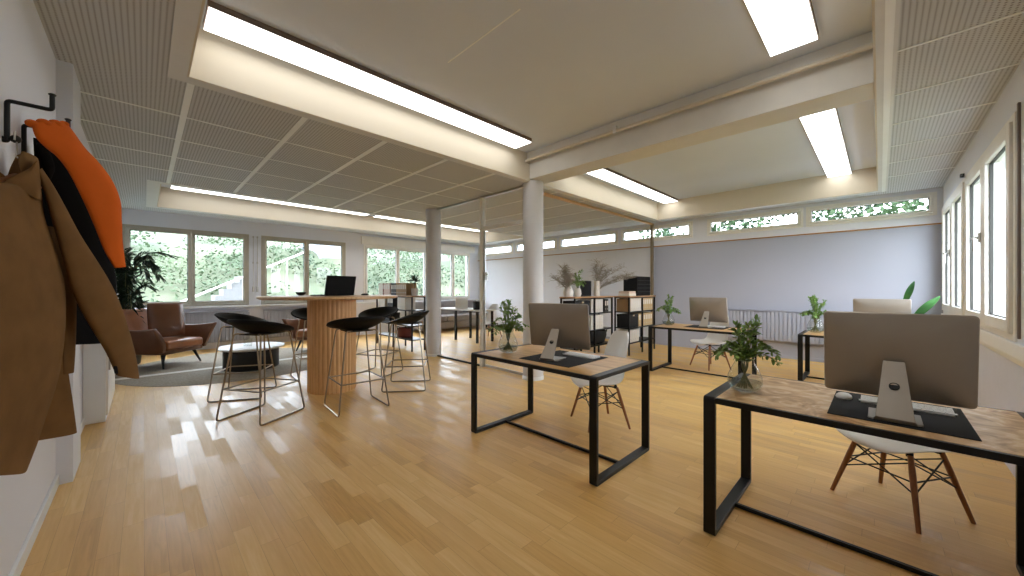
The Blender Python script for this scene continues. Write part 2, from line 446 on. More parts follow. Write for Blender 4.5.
# ------------------------------------------------------------------ windows
def window(idx, axis, plane, out, a0, a1, z0, z1, n, mat, fw=0.055, sw=0.05, handle=(), deep=0.07):
    """axis 'x': the window lies in a plane x = const, spans y; out = +1/-1 outward"""
    def P(a, d, z): return (plane+out*d, a, z) if axis == 'x' else (a, plane+out*d, z)
    def bx(m, aa0, aa1, d0, d1, zz0, zz1):
        p, q = P(aa0, d0, zz0), P(aa1, d1, zz1)
        return m.box(min(p[0], q[0]), max(p[0], q[0]), min(p[1], q[1]), max(p[1], q[1]), zz0, zz1)
    c = P((a0+a1)/2, 0, z0)
    root = bpy.data.objects.new('window_%d' % idx, None); C.objects.link(root); root.location = c
    root['kind'] = 'structure'
    def ring(m, b0, b1, c0, c1, w, d0, d1):
        bx(m, b0, b0+w, d0, d1, c0, c1); bx(m, b1-w, b1, d0, d1, c0, c1)
        bx(m, b0+w, b1-w, d0, d1, c0, c0+w); bx(m, b0+w, b1-w, d0, d1, c1-w, c1)
    m = MB(); ring(m, a0, a1, z0, z1, fw, -0.012, deep); m.build('window_frame', mat, root, world=True, bevel=0.005)
    w = (a1-a0-2*fw)/n
    for k in range(n):
        b0, b1 = a0+fw+k*w+0.003, a0+fw+(k+1)*w-0.003
        m = MB(); ring(m, b0, b1, z0+fw+0.003, z1-fw-0.003, sw, -0.03, deep-0.01)
        s = m.build('sash', mat, root, world=True, bevel=0.006)
        m = MB(); bx(m, b0+sw-0.004, b1-sw+0.004, 0.02, 0.026, z0+fw+sw-0.004, z1-fw-sw+0.004)
        m.build('window_pane', M['wglass'], root, world=True)
        m = MB(); ring(m, b0+sw-0.002, b1-sw+0.002, z0+fw+sw-0.001, z1-fw-sw+0.001, 0.012, -0.002, 0.02); m.build('gasket', M['gasket'], root, world=True)
    for a, z in handle:
        m = MB(); bx(m, a-0.016, a+0.016, -0.045, -0.03, z-0.045, z+0.045)
        q = [P(a, -0.045, z), P(a, -0.085, z), P(a-0.13, -0.085, z-0.01), P(a-0.135, -0.085, z-0.13)]
        m.tube(rounded(q, 0.02), 0.010, 8)
        m.build('window_handle', M['steel'], root, world=True, smooth=True)
    return root

k = 1
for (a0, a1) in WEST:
    window(k, 'x', XW, -1, a0, a1, WZ0, WZ1, 2, M['frame_backlit'] if k < 3 else M['frame_w'], 0.05, 0.05); k += 1
for (a0, a1) in EAST:
    window(k, 'x', XE, 1, a0, a1, 0.95, 2.57, 2, M['frame_w'], 0.05, 0.095, handle=[((a0+a1)/2+0.06, 1.79)]); k += 1
for (a0, a1) in NORTH:
    window(k, 'y', YN, 1, a0, a1, 2.45, 2.81, 1, M['frame_w'], 0.045, 0.035, deep=0.06); k += 1
struct(MB().box(XW, XW+0.10, YS, YN, 0.895, 0.935).build('trim_sill_west', M['trim'], bevel=0.006))
m = MB(); m.prism([(0, 0.82), (0.022, 0.81), (0.035, 0.85), (0.035, 0.865), (0.022, 0.945), (0, 0.945)], 0.6, 8.58, lambda a, b, d: (XE-a, d, b))
struct(m.build('trim_sill_east', M['frame_w'], bevel=0.004))
struct(MB().box(XW, XW+0.06, 4.32, 8.4, 2.575, 2.80).build('trim_blind_box', M['frame_w'], bevel=0.006))
struct(MB().box(XE-0.014, XE, 4.225, 4.255, 0.98, 2.60).build('trim_blind_rail', M['housing'], bevel=0.004))
br = MB().box(XE-0.03, XE, 6.60, 6.66, 2.60, 2.635).tube([(XE-0.02, 6.63, 2.62), (XE-0.02, 6.52, 2.595)], 0.009, 8).build('blind_bracket', M['black_m'], smooth=False)
tag(br, 'small dark blind bracket above the joint of the tall white windows', 'bracket')
rd = MB()
for y in (1.80, 1.88):
    rd.tube([(XW+0.03, y, 1.25), (XW+0.03, y, 2.52)], 0.006, 6)
    rd.box(XW, XW+0.04, y-0.012, y+0.012, 1.9, 1.94).box(XW, XW+0.04, y-0.012, y+0.012, 2.5, 2.54).box(XW, XW+0.05, y-0.016, y+0.016, 1.24, 1.36)
tag(rd.build('window_crank_rods', M['steel'], smooth=True), 'pair of slim steel crank rods on the pier between garden windows', 'rods')

# radiators
def radiator(label, axis, plane, sgn, a0, a1, z0, z1, pitch=0.065):
    root = thing('radiator', label, 'radiator', ((a0+a1)/2, plane, z0) if axis == 'y' else (plane, (a0+a1)/2, z0))
    m = MB()
    def bx(b0, b1, d0, d1, c0, c1):
        lo, hi = sorted((plane+sgn*d0, plane+sgn*d1))
        (m.box(b0, b1, lo, hi, c0, c1) if axis == 'y' else m.box(lo, hi, b0, b1, c0, c1))
    bx(a0, a1, 0.04, 0.07, z0, z1)
    a = a0+pitch/2
    while a < a1:
        bx(a-pitch*0.40, a+pitch*0.40, 0.07, 0.095, z0+0.02, z1-0.02); a += pitch
    m.build('panel', M['radiator'], root, world=True, bevel=0.004)
    m = MB(); bx(a0-0.005, a1+0.005, 0.03, 0.11, z1, z1+0.014)
    m.build('top_grille', M['radiator'], root, world=True)
    m = MB()
    for b in (a0+0.15, a1-0.15):
        m = MB(); bx(b-0.02, b+0.02, 0.002, 0.045, z0+0.08, z1-0.08); m.build('wall_bracket', M['radiator'], root, world=True)
    m = MB(); bx(a1+0.0, a1+0.03, 0.045, 0.075, z0+0.03, z0+0.09)
    m.build('valve', M['steel'], root, world=True)
    return root
radiator('long ribbed radiator on the lavender wall below the row of clerestory windows', 'y', YN-0.012, -1, -2.26, 0.42, 0.31, 0.89)
radiator('ribbed radiator under the garden window behind the leather armchair by the palm', 'x', XW, 1, 0.1, 1.7, 0.14, 0.80)
radiator('ribbed radiator under the garden window behind the round bar table', 'x', XW, 1, 2.0, 3.8, 0.14, 0.80)

# ------------------------------------------------------------------ ceiling lights
def ceiling_light(label, x0, x1, y0, y1, hm='housing'):
    t = thing('ceiling_light', label, 'ceiling light', ((x0+x1)/2, (y0+y1)/2, 3.196))
    MB().box(x0, x1, y0, y1, 3.206, ZU).build('light_housing', M[hm], t, world=True)
    MB().box(x0+0.006, x1-0.006, y0+0.006, y1-0.006, 3.196, 3.206).build('light_diffuser', M['light'], t, world=True)
ceiling_light('long linear ceiling light in the big recess above the bar stools', -3.46, -3.16, 0.30, 3.52)
ceiling_light('linear ceiling light past the beam, above the shelf units', -3.38, -3.08, 4.60, 8.14)
ceiling_light('linear ceiling light in front of the beam on the window side', -0.63, -0.325, 0.40, 3.58)
ceiling_light('linear ceiling light past the beam, above the far desk by the tall windows', -0.63, -0.325, 4.50, 8.17)
ceiling_light('slim ceiling light in the narrow recess above the leather armchairs', -9.42, -9.12, 0.35, 4.05, 'black_m')
ceiling_light('slim ceiling light in the narrow recess above the meeting table', -9.42, -9.12, 4.25, 8.05, 'black_m')

# ------------------------------------------------------------------ glass partition and door of the meeting room
gp = thing('glass_partition', 'clear glass partition between the two round columns', 'partition', (-5.4, 4.05, 0))
MB().box(-6.09, -3.765, 4.02, 4.08, ZC-0.03, ZC).build('top_track', M['steel'], gp, world=True)
MB().box(-6.09, -4.79, 4.03, 4.07, 0.0, 0.025).build('floor_track', M['black_m'], gp, world=True)
MB().box(-6.09, -4.80, 4.045, 4.055, 0.025, ZC-0.03).build('fixed_pane', M['glass'], gp, world=True)
MB().box(-4.72, -3.765, 4.045, 4.055, 2.36, ZC-0.03).build('transom_pane', M['glass'], gp, world=True)
m = MB().box(-4.79, -4.72, 4.015, 4.085, 0.0, ZC-0.03).box(-4.72, -3.765, 4.02, 4.08, 2.30, 2.36)
m.build('door_frame', M['frame_w'], gp, world=True, bevel=0.004)
gd = thing('glass_door', 'clear glass door with steel lever handle in the meeting room partition', 'door', (-4.2, 4.05, 0))
MB().box(-4.71, -3.775, 4.045, 4.055, 0.012, 2.285).build('door_pane', M['glass'], gd, world=True)
m = MB().box(-4.715, -4.685, 4.04, 4.06, 0.01, 2.29); m.box(-4.685, -3.78, 4.043, 4.057, 0.01, 0.05)
m.build('edge_strip', M['steel'], gd, world=True)
m = MB(); m.box(-4.68, -4.63, 4.035, 4.065, 1.46, 1.60)
m.tube(rounded([(-4.65, 4.035, 1.56), (-4.65, 3.98, 1.56), (-4.53, 3.98, 1.56)], 0.02), 0.01, 8)
m.build('lever_handle', M['steel'], gd, world=True, smooth=True)
ct = MB().box(-3.86, -3.80, 4.2, YN-0.03, ZC-0.045, ZC-0.008)
tag(ct.build('partition_track', M['bar_oak'], bevel=0.004), 'pale wood partition track on the ceiling from column to back wall', 'track')
pp = MB().box(-3.86, -3.80, YN-0.09, YN-0.035, 0.0, ZC-0.008)
tag(pp.build('partition_post', M['rod'], bevel=0.004), 'slim dark metal post against the back wall beside the shelf units', 'post')

# ------------------------------------------------------------------ outside
struct(MB().box(-60, 60, -60, 60, -0.75, -0.5).build('ground', M['ground']), 'lawn outside the windows', 'ground')
rows = []
for i in range(46):
    x = -13.0-i*0.62
    t = i*0.62
    z = -0.6+min(3.6, t*0.62)+max(0, t-5.8)*0.16
    rows.append([Vector((x, -16+j*0.75, z+0.35*noise.noise((x*0.4, j*0.3, 1.0))*min(1, t/2+0.2)+0.14*noise.noise((x*1.7, j*1.1, 4.0)))) for j in range(64)])
hill = MB().grid(rows).build('hill', M['bank'], smooth=True); struct(hill, 'grassy bank rising behind the garden', 'hill')
rnd = random.Random(3)
def leaf_cloud(pts, size, rr):
    m = MB()
    for p in pts:
        n = Vector((rr.uniform(-1, 1), rr.uniform(-1, 1), rr.uniform(0.1, 1.2))).normalized()
        a = n.orthogonal().normalized(); a.rotate(Matrix.Rotation(rr.uniform(0, 6.3), 3, n)); b = n.cross(a)
        s = size*rr.uniform(0.6, 1.4)
        m.face([p-a*s, p+b*s*0.55+n*s*0.15, p+a*s*1.1, p-b*s*0.55+n*s*0.15])
    return m
pts = []
for i in range(30000):
    t = rnd.uniform(0.2, 9.5) if i % 3 else rnd.uniform(0.2, 6)
    y = rnd.uniform(-8, 20); x = -13-t
    if noise.noise((x*0.5, y*0.35, 9)) < -0.12 and t > 2: continue
    if x > -15.4 and 0.4 < y < 4.0: continue
    if x < -17.4 and 5.3 < y < 7.8: continue
    z = -0.6+min(3.6, t*0.62)+max(0, t-5.8)*0.16
    pts.append(Vector((x, y, z+rnd.uniform(0.0, 0.55))))
iv = leaf_cloud(pts, 0.062, rnd).build('ivy', M['ivy']); iv['kind'] = 'stuff'; tag(iv, 'green ivy covering the bank outside the garden windows', 'ivy')
pts = []
for i in range(18000):
    x = rnd.uniform(-5.8, 0.75); y = rnd.uniform(11.6, 13.6)
    top = 5.2+0.9*noise.noise((x*0.6, 0, 2))
    z = rnd.uniform(-0.5, top)
    if noise.noise((x*0.8, z*0.9, 5)) < -0.25: continue
    pts.append(Vector((x, y, z)))
hg = leaf_cloud(pts, 0.08, rnd).build('hedge', M['hedge']); hg['kind'] = 'stuff'; tag(hg, 'tall green hedge seen through the clerestory windows', 'hedge')
# outdoor stair flank with its handrail, and a house on the hill
st = thing('garden_stair', 'pale concrete garden stair outside the window behind the armchair', 'stair', (-14.2, 2.0, -0.5))
m = MB()
for i in range(8): m.box(-15.2, -14.2, 0.72+i*0.2, 2.35, -0.5 if i == 0 else 0.3+(i-1)*0.2, 0.3+i*0.2)
m.build('step', M['concrete'], st, world=True)
hr = MB().tube([(-14.1, 0.6, 0.85), (-14.1, 3.9, 2.55)], 0.03, 8)
for y in (1.0, 2.2, 3.4): hr.tube([(-14.1, y, -0.2 if y < 1.3 else -0.5), (-14.1, y, 0.85+(y-0.6)*0.515)], 0.022, 8)
hr.build('handrail', M['frame_w'], st, world=True, smooth=True)
hs = thing('house', 'pale blue house on the hill seen through the garden window behind the bar table', 'house', (-19.6, 6.5, 1.6))
MB().box(-21, -18.2, 5.7, 7.4, 1.6, 5.2).build('house_wall', M['blue_wall'], hs, world=True)
MB().prism([(5.5, 5.2), (7.6, 5.2), (6.55, 6.1)], -21.2, -18.0, lambda a, b, d: (d, a, b)).build('roof', M['pot_d'], hs, world=True)
for y in (5.95, 6.75): MB().box(-18.22, -18.17, y, y+0.4, 3.5, 4.3).build('house_window', M['screen'], hs, world=True)
# ------------------------------------------------------------------ desks and what stands on them
def desk(label, x0, x1, y0, y1, H, topmat):
    L, D = x1-x0, y1-y0
    t = thing('desk', label, 'desk', ((x0+x1)/2, (y0+y1)/2, 0), 0, 'steel framed desks')
    bw, bt = 0.058, 0.028
    for sx in (-1, 1):
        xa, xb = (-L/2, -L/2+bw) if sx < 0 else (L/2-bw, L/2)
        out = rounded([(0, -D/2, 0), (0, D/2, 0), (0, D/2, H), (0, -D/2, H)], 0.02, 4, True)
        inn = rounded([(0, -D/2+bt, bt), (0, D/2-bt, bt), (0, D/2-bt, H-bt), (0, -D/2+bt, H-bt)], 0.006, 4, True)
        rings = [[Vector((xa, a.y, a.z)), Vector((xb, a.y, a.z)), Vector((xb, b.y, b.z)), Vector((xa, b.y, b.z))] for a, b in zip(out, inn)]
        MB().loft(rings, closed=True).build('leg_frame', M['black'], t, bevel=0.003, angle=50)
    MB().box(-L/2+bw, L/2-bw, -D/2+0.02, D/2-0.02, H-0.028, H-0.001).build('tabletop', topmat, t, bevel=0.002)
    for s in (-1, 1):
        a, b = sorted((s*D/2, s*(D/2-0.02))); MB().box(-L/2+bw, L/2-bw, a, b, H-0.032, H-0.002).build('edge_rail', M['black'], t, bevel=0.002)
    MB().box(-L/2+bw, L/2-bw, -0.011, 0.011, 0.003, 0.024).build('stretcher', M['black'], t, bevel=0.002)
    return t
D1H, D2H, D3H, D4H = 0.745, 0.735, 0.72, 0.675
desk('black steel framed desk with pale veined top, largest in view', -0.68, 0.515, 2.15, 2.94, D1H, M['desk_stone'])
desk('black steel framed oak desk in front of the round column', -2.665, -1.335, 2.13, 2.93, D2H, M['desk_oak'])
desk('black steel framed oak desk beside the shelf unit by the radiator wall', -2.63, -1.31, 5.72, 6.52, D3H, M['desk_oak'])
desk('black steel framed oak desk standing behind the largest monitor near the tall windows', -0.83, 0.52, 6.58, 7.34, D4H, M['desk_oak'])

def monitor(label, x, y, z, W, rz=0.0, HT=0.385, zb=0.078):
    t = thing('computer_monitor', label, 'monitor', (x, y, z), rz, 'desktop computers seen from behind')
    tilt = R_(8); yc = 0.215
    def tp(px, py, pz):                                 # tilted panel space: pz up along the panel, py outwards at the back
        c, s = math.cos(tilt), math.sin(tilt)
        return Vector((px, yc+0.035-pz*s+py*c, zb+pz*c+py*s))
    m = MB()
    w, h, r = W/2, HT, 0.02
    def outline(dw, dh, rr):
        return rounded([(-w+dw, 0, dh), (w-dw, 0, dh), (w-dw, 0, h-dh), (-w+dw, 0, h-dh)], rr, 5, True)
    rings = []
    for dw, dh, dy, rr in ((0.0, 0.0, 0.006, r), (0.0, 0.0, 0.0, r), (0.004, 0.004, -0.006, r), (0.05, 0.04, -0.022, 0.05), (0.14, 0.10, -0.034, 0.06)):
        rings.append([tp(p.x, dy, p.z) for p in outline(dw, dh, rr)])
    m.loft(rings)
    m.build('monitor_back', M['alu'], t, smooth=True, angle=30)
    m = MB(); rings = [[tp(p.x, d, p.z) for p in outline(0.003, 0.003, r)] for d in (0.0065, 0.009)]
    m.loft(rings).build('screen', M['screen'], t)
    # bent plate stand: foot forward under the panel, neck rising from its rear edge
    m = MB()
    prof = [(-0.074, 0.20, 0.0), (-0.074, 0.02, 0.0), (-0.074, 0.0, 0.012)]
    th = 0.008
    secs = [(0.084, 0.20, 0.0, 0, 1), (0.084, 0.03, 0.0, 0, 1), (0.068, 0.010, 0.003, 0.5, 0.8), (0.060, 0.002, 0.02, 1, 0.1), (0.048, 0.08, 0.12, 0.85, -0.5), (0.035, 0.165, 0.245, 0.85, -0.5)]
    rings = []
    for hw, yy, zz, ny, nz in secs:
        n = Vector((0, ny, nz)).normalized()*th
        rings.append([Vector((-hw, yy, zz)), Vector((hw, yy, zz)), Vector((hw, yy, zz))+n, Vector((-hw, yy, zz))+n])
    m.loft(rings).build('stand', M['alu'], t, bevel=0.0015)
    d = Vector((0, -0.11, 0)); m = MB()
    c = Vector((0, 0.0955, 0.142)); ax = Vector((0, 0.1, 0.125)).normalized(); nn = Vector((0, -0.78, 0.62))
    ring = lambda rr, off: [c+nn*off+Vector((math.cos(2*PI*k/20)*rr, 0, 0))+ax*math.sin(2*PI*k/20)*rr for k in range(20)]
    m.loft([ring(0.0175, -0.002), ring(0.0175, 0.0035), ring(0.015, 0.0035), ring(0.0145, 0.001)]).build('cable_hole', M['black_m'], t, smooth=True)
    return t
monitor('large aluminium monitor seen from behind on the pale veined desk', 0.045, 2.27, D1H+0.0035, 0.50, 0, 0.408, 0.060)
monitor('aluminium monitor on the oak desk in front of the round column', -1.91, 2.305, D2H+0.0035, 0.56, R_(13))
monitor('aluminium monitor on the oak desk by the ribbed radiator', -1.905, 6.02, D3H+0.0035, 0.545)
monitor('aluminium monitor on the far desk, only its top showing over the largest monitor', 0.01, 6.82, D4H+0.0035, 0.555, 0, 0.43)

def desk_mat(label, x0, x1, y0, y1, z):
    o = MB().box(-(x1-x0)/2, (x1-x0)/2, -(y1-y0)/2, (y1-y0)/2, 0, 0.003).build('desk_mat', M['mat'], bevel=0.001)
    place(o, ((x0+x1)/2, (y0+y1)/2, z)); return tag(o, label, 'desk mat', 'black desk mats')
desk_mat('black felt desk mat under the largest monitor on the veined desk', -0.175, 0.275, 2.255, 2.78, D1H)
desk_mat('black felt desk mat on the oak desk in front of the round column', -2.16, -1.64, 2.24, 2.80, D2H)
desk_mat('black felt desk mat on the oak desk by the ribbed radiator', -2.18, -1.62, 5.98, 6.44, D3H)

def keyboard(label, x, y, z, rz=0.0):
    t = thing('keyboard', label, 'keyboard', (x, y, z), rz, 'white keyboards')
    m = MB(); m.prism([(-0.058, 0.0), (0.058, 0.0), (0.058, 0.012), (-0.058, 0.006)], -0.155, 0.155, lambda a, b, d: (d, a, b))
    m.build('keyboard_body', M['white'], t, bevel=0.002)
    m = MB()
    for j in range(5):
        yy = -0.044+j*0.021; zz = 0.009+(yy+0.058)/0.116*0.006
        for i in range(14 if j else 9):
            w = 0.0106 if j else 0.017; xx = -0.145+i*(0.0223 if j else 0.0363)
            m.box(xx-w, xx+w, yy-0.0098, yy+0.0098, zz-0.003, zz+0.0012)
    m.build('keys', M['white'], t)
    return t
keyboard('slim white keyboard behind the stand of the largest monitor', 0.085, 2.64, D1H+0.003)
keyboard('slim white keyboard on the desk in front of the round column', -1.84, 2.69, D2H+0.003)
keyboard('slim white keyboard on the desk by the ribbed radiator', -1.84, 6.30, D3H+0.003)
def mouse(label, x, y, z, mt):
    m = MB(); m.lathe([(0.0, 0.0), (0.9, 0.0), (1.0, 0.25), (0.92, 0.6), (0.7, 0.85), (0.35, 0.98), (0, 1)], 20)
    m.bm.transform(Matrix.Diagonal((0.034, 0.056, 0.026, 1)))
    o = m.build('computer_mouse', mt, smooth=True, angle=60); place(o, (x, y, z)); return tag(o, label, 'computer mouse')
mouse('white computer mouse on the black mat of the veined desk', -0.135, 2.62, D1H+0.003, M['white'])

# ------------------------------------------------------------------ white shell chairs
def shell_chair(label, loc, rz, group='white shell chairs'):
    t = thing('shell_chair', label, 'chair', loc, rz, group)
    prof = [(-0.235, 0.375, 0.16), (-0.23, 0.40, 0.21), (-0.16, 0.412, 0.238), (-0.06, 0.402, 0.245), (0.04, 0.398, 0.245), (0.12, 0.412, 0.24), (0.175, 0.455, 0.234), (0.208, 0.545, 0.228), (0.236, 0.66, 0.218), (0.265, 0.76, 0.202), (0.29, 0.845, 0.172), (0.305, 0.895, 0.115)]
    rows = []
    for i, (y, z, hw) in enumerate(prof):
        b = max(0, min(1, (i-4)/4)); row = []
        for k in range(11):
            u = -1+k/5
            row.append(Vector((u*hw, y-b*0.075*u*u, z+(1-b)*0.035*abs(u)**3+b*(1-b)*0.03*u*u)))
        rows.append(row)
    MB().grid(rows).build('seat_shell', M['white'], t, smooth=True, sub=1, solid=0.009)
    for sx in (-1, 1):
        for sy in (-1, 1):
            MB().tube([(sx*0.135, sy*0.12, 0.375), (sx*0.158, sy*0.143, 0.275), (sx*0.222, sy*0.207, 0.0)], [0.013, 0.0155, 0.0105], 10).build('leg', M['leg_oak'], t, smooth=True)
    m = MB(); r = 0.0045
    A = lambda sx, sy, f: Vector((sx*(0.135+0.087*f), sy*(0.12+0.087*f), 0.375*(1-f)))
    for f0, f1, pairs in ((0.10, 0.52, (((-1, -1), (1, -1)), ((1, -1), (-1, -1)), ((-1, 1), (1, 1)), ((1, 1), (-1, 1)), ((-1, -1), (-1, 1)), ((-1, 1), (-1, -1)), ((1, -1), (1, 1)), ((1, 1), (1, -1)))),):
        for a, b in pairs: m.tube([A(*a, f0), A(*b, f1)], r, 6)
    for a, b in (((-1, -1), (1, -1)), ((1, -1), (1, 1)), ((1, 1), (-1, 1)), ((-1, 1), (-1, -1))): m.tube([A(*a, 0.36), A(*b, 0.36)], r, 6)
    m.tube([(-0.135, -0.12, 0.373), (0.135, 0.12, 0.373)], 0.007, 6).tube([(0.135, -0.12, 0.373), (-0.135, 0.12, 0.373)], 0.007, 6)
    m.build('wire_brace', M['black'], t, smooth=True)
    for sx in (-1, 1):
        for sy in (-1, 1): MB().lathe([(0.016, 0.365), (0.016, 0.385), (0.008, 0.400)], 10, (sx*0.125, sy*0.11, 0)).build('shell_mount', M['black_m'], t)
    return t
RZC = R_(-33)
ch = shell_chair('white shell chair with oak legs tucked under the veined desk', (0.075, 3.26, 0), RZC)
dup(ch, (-1.965, 3.185, 0), RZC, 'white shell chair with oak legs at the desk in front of the round column')
dup(ch, (-2.02, 6.72, 0), RZC, 'white shell chair with oak legs at the desk by the ribbed radiator')
dup(ch, (-7.35, 6.55, 0), R_(15), 'white shell chair behind the glass, at the meeting table')

# ------------------------------------------------------------------ vases with cut sprigs
def vase(label, loc, s=1.0):
    t = thing('glass_vase', label, 'vase', loc, 0, 'round glass vases')
    prof = [(0.0, 0.004), (0.055, 0.002), (0.085, 0.02), (0.097, 0.055), (0.094, 0.095), (0.076, 0.14), (0.056, 0.175), (0.050, 0.20), (0.056, 0.212)]
    inner = [(r-0.003 if r else 0, z+0.004) for r, z in reversed(prof)]
    m = MB(); m.lathe([(r*s, z*s) for r, z in prof+inner], 28)
    m.build('vase_body', M['vglass'], t, smooth=True, angle=70)
    m = MB(); m.lathe([(0.0, 0.010*s), (0.055*s, 0.010*s), (0.080*s, 0.024*s), (0.0905*s, 0.055*s), (0.0905*s, 0.062*s), (0.0, 0.062*s)], 24)
    m.build('water', M['water'], t, smooth=True, angle=50)
    return t
def leaf_quad(m, base, d, n, L, w):
    d = d.normalized(); sd = d.cross(n).normalized(); n = sd.cross(d).normalized()
    p = [base, base+d*L*0.35+sd*w+n*L*0.05, base+d*L*0.75+sd*w*0.8+n*L*0.02, base+d*L-n*L*0.08, base+d*L*0.75-sd*w*0.8+n*L*0.02, base+d*L*0.35-sd*w+n*L*0.05]
    mid1 = base+d*L*0.35-n*L*0.03; mid2 = base+d*L*0.75-n*L*0.05
    m.face([p[0], p[1], mid1]); m.face([p[1], p[2], mid2, mid1]); m.face([p[2], p[3], mid2])
    m.face([p[3], p[4], mid2]); m.face([p[4], p[5], mid1, mid2]); m.face([p[5], p[0], mid1])
def sprigs(label, loc, s=1.0, seed=1, mat='leaf', count=19, spread=0.18, height=0.49):
    rr = random.Random(seed)
    t = thing('leafy_sprigs', label, 'plant', loc, 0, 'leafy green sprigs in the glass vases')
    st, lf = MB(), MB()
    for i in range(count):
        a = 2*PI*i/count+rr.uniform(-0.3, 0.3); q = rr.uniform(0.15, 1.0) if i % 3 else 1.0
        h = (height*rr.uniform(0.74, 1.04)*(1-0.36*q*q))*s; o = spread*q*s
        ca, sa = math.cos(a), math.sin(a)
        P = [(0.048*ca*s*rr.uniform(.6, 1.2)*-0.9, 0.048*sa*s*-0.9, 0.016*s), (0.012*ca*s, 0.012*sa*s, 0.13*s), (0.022*ca*s, 0.022*sa*s, 0.205*s), (o*0.55*ca, o*0.55*sa, 0.21*s+(h-0.2*s)*0.65), (o*ca, o*sa, h if q < 0.7 else h*0.80)]
        c = bez(P, 7); st.tube(c, [0.0034*s]*10+[0.0022*s]*(len(c)-10), 5)
        for k in range(12, len(c)):
            tan = (c[k]-c[k-1]).normalized()
            for q2 in range(2):
                v = Vector((rr.uniform(-1, 1), rr.uniform(-1, 1), rr.uniform(-0.7, 0.6)))
                d = (tan*0.7+v).normalized(); n = Vector((rr.uniform(-.4, .4), rr.uniform(-.4, .4), 1))
                leaf_quad(lf, c[k], d, n, rr.uniform(0.028, 0.046)*s, rr.uniform(0.009, 0.0135)*s)
    st.build('stem', M['stem'], t, smooth=True); lf.build('foliage', M[mat], t)
    return t
for lab, p, s, sd, mt in (('on the veined desk', (-0.545, 2.42, D1H), 0.90, 1, 'leaf'), ('on the oak desk before the column', (-2.43, 2.38, D2H), 0.95, 5, 'leaf'),
                       ('on the oak desk beside the shelf units', (-2.45, 6.08, D3H), 0.98, 9, 'leaf_l'), ('on the far desk behind the largest monitor', (-0.67, 6.98, D4H), 1.08, 12, 'leaf_l')):
    vase('clear round glass vase '+lab, p, s); sprigs('leafy green sprigs in the glass vase '+lab, (p[0], p[1], p[2]+0.006), s, sd, mt)

# ------------------------------------------------------------------ round bar table and stools
BT = 1.225; BX, BY = -5.12, 1.76
bt = thing('bar_table', 'tall round oak bar table on a fluted drum pedestal', 'table', (BX, BY, 0))
MB().lathe([(0.0, BT-0.032), (0.80, BT-0.032), (0.825, BT-0.022), (0.825, BT-0.004), (0.82, BT), (0.0, BT)], 72).build('tabletop', M['bar_oak'], bt, smooth=True)
nf = 34; ring = []
for k in range(nf*6):
    a = 2*PI*k/(nf*6); q = (k % 6)/6
    ring.append((0.284+0.008*math.sin(PI*q), a))
m = MB(); m.loft([[Vector((r*math.cos(a), r*math.sin(a), z)) for r, a in ring] for z in (0.0, BT-0.032)])
m.build('pedestal', M['bar_ped'], bt, smooth=True, angle=25)

def bar_stool(label, loc, rz):
    """faces -y"""
    t = thing('bar_stool', label, 'bar stool', loc, rz, 'black shell bar stools round the table')
    rows = []; n = 36
    for j in range(9):
        f = j/8
        row = []
        for k in range(n):
            a = 2*PI*k/n; back = 0.5-0.5*math.cos(a-PI/2-PI)            # 1 at the back (+y), 0 at the front
            back = 0.5+0.5*math.sin(a)
            rim = 0.03+0.125*back**1.6+0.03*abs(math.cos(a))**2
            R = (0.285+0.02*back)*f
            z = 0.865+rim*f**2.6-0.035*(1-back)*f**6
            row.append(Vector((R*math.cos(a)*1.04, R*math.sin(a)*0.94, z)))
        rows.append(row)
    m = MB(); vs = [[m.bm.verts.new(p) for p in r] for r in rows[1:]]
    c0 = m.bm.verts.new((0, 0, 0.865))
    for k in range(n): m.bm.faces.new((c0, vs[0][k], vs[0][(k+1) % n]))
    for a, b in zip(vs[:-1], vs[1:]):
        for k in range(n): m.bm.faces.new((a[k], b[k], b[(k+1) % n], a[(k+1) % n]))
    m.build('seat_shell', M['blackplastic'], t, smooth=True, solid=0.014)
    for sx in (-1, 1):
        P = [(sx*0.09, -0.13, 0.862), (sx*0.165, -0.175, 0.868), (sx*0.265, -0.275, 0.009), (sx*0.265, 0.275, 0.009), (sx*0.165, 0.175, 0.868), (sx*0.09, 0.13, 0.862)]
        MB().tube(rounded(P, 0.035, 4), 0.0085, 8).build('leg', M['rod'], t, smooth=True)
    f = 0.36; q = lambda sx, sy: Vector((sx*(0.265-0.10*f), sy*(0.275-0.10*f), 0.009+0.859*f))
    MB().tube(rounded([q(-1, -1), q(1, -1), q(1, 1), q(-1, 1)], 0.02, 3, True), 0.0075, 8, closed=True).build('footrest', M['rod'], t, smooth=True)
    MB().box(-0.13, 0.13, -0.15, 0.15, 0.852, 0.862).build('seat_bracket', M['black_m'], t)
    return t
def at_angle(deg, r=0.95):
    a = R_(deg); return (BX+r*math.cos(a), BY+r*math.sin(a), 0), a-PI/2
p, rz = at_angle(-4, 0.95)
stool = bar_stool('black shell bar stool in front of the fluted pedestal, facing the laptop', p, rz)
for deg, r, lab in ((-58, 1.04, 'black shell bar stool between its twin and the wall of hanging coats'), (-119, 1.0, 'black shell bar stool behind its twin, towards the coffee table'),
                 (51, 0.97, 'black shell bar stool beside the open shelf divider by the round column'), (176, 0.93, 'black shell bar stool on the window side of the bar table, half behind the pedestal'), (118, 0.95, 'black shell bar stool on the far side of the bar table, under the laptop')):
    p, rz = at_angle(deg, r); dup(stool, p, rz, lab)

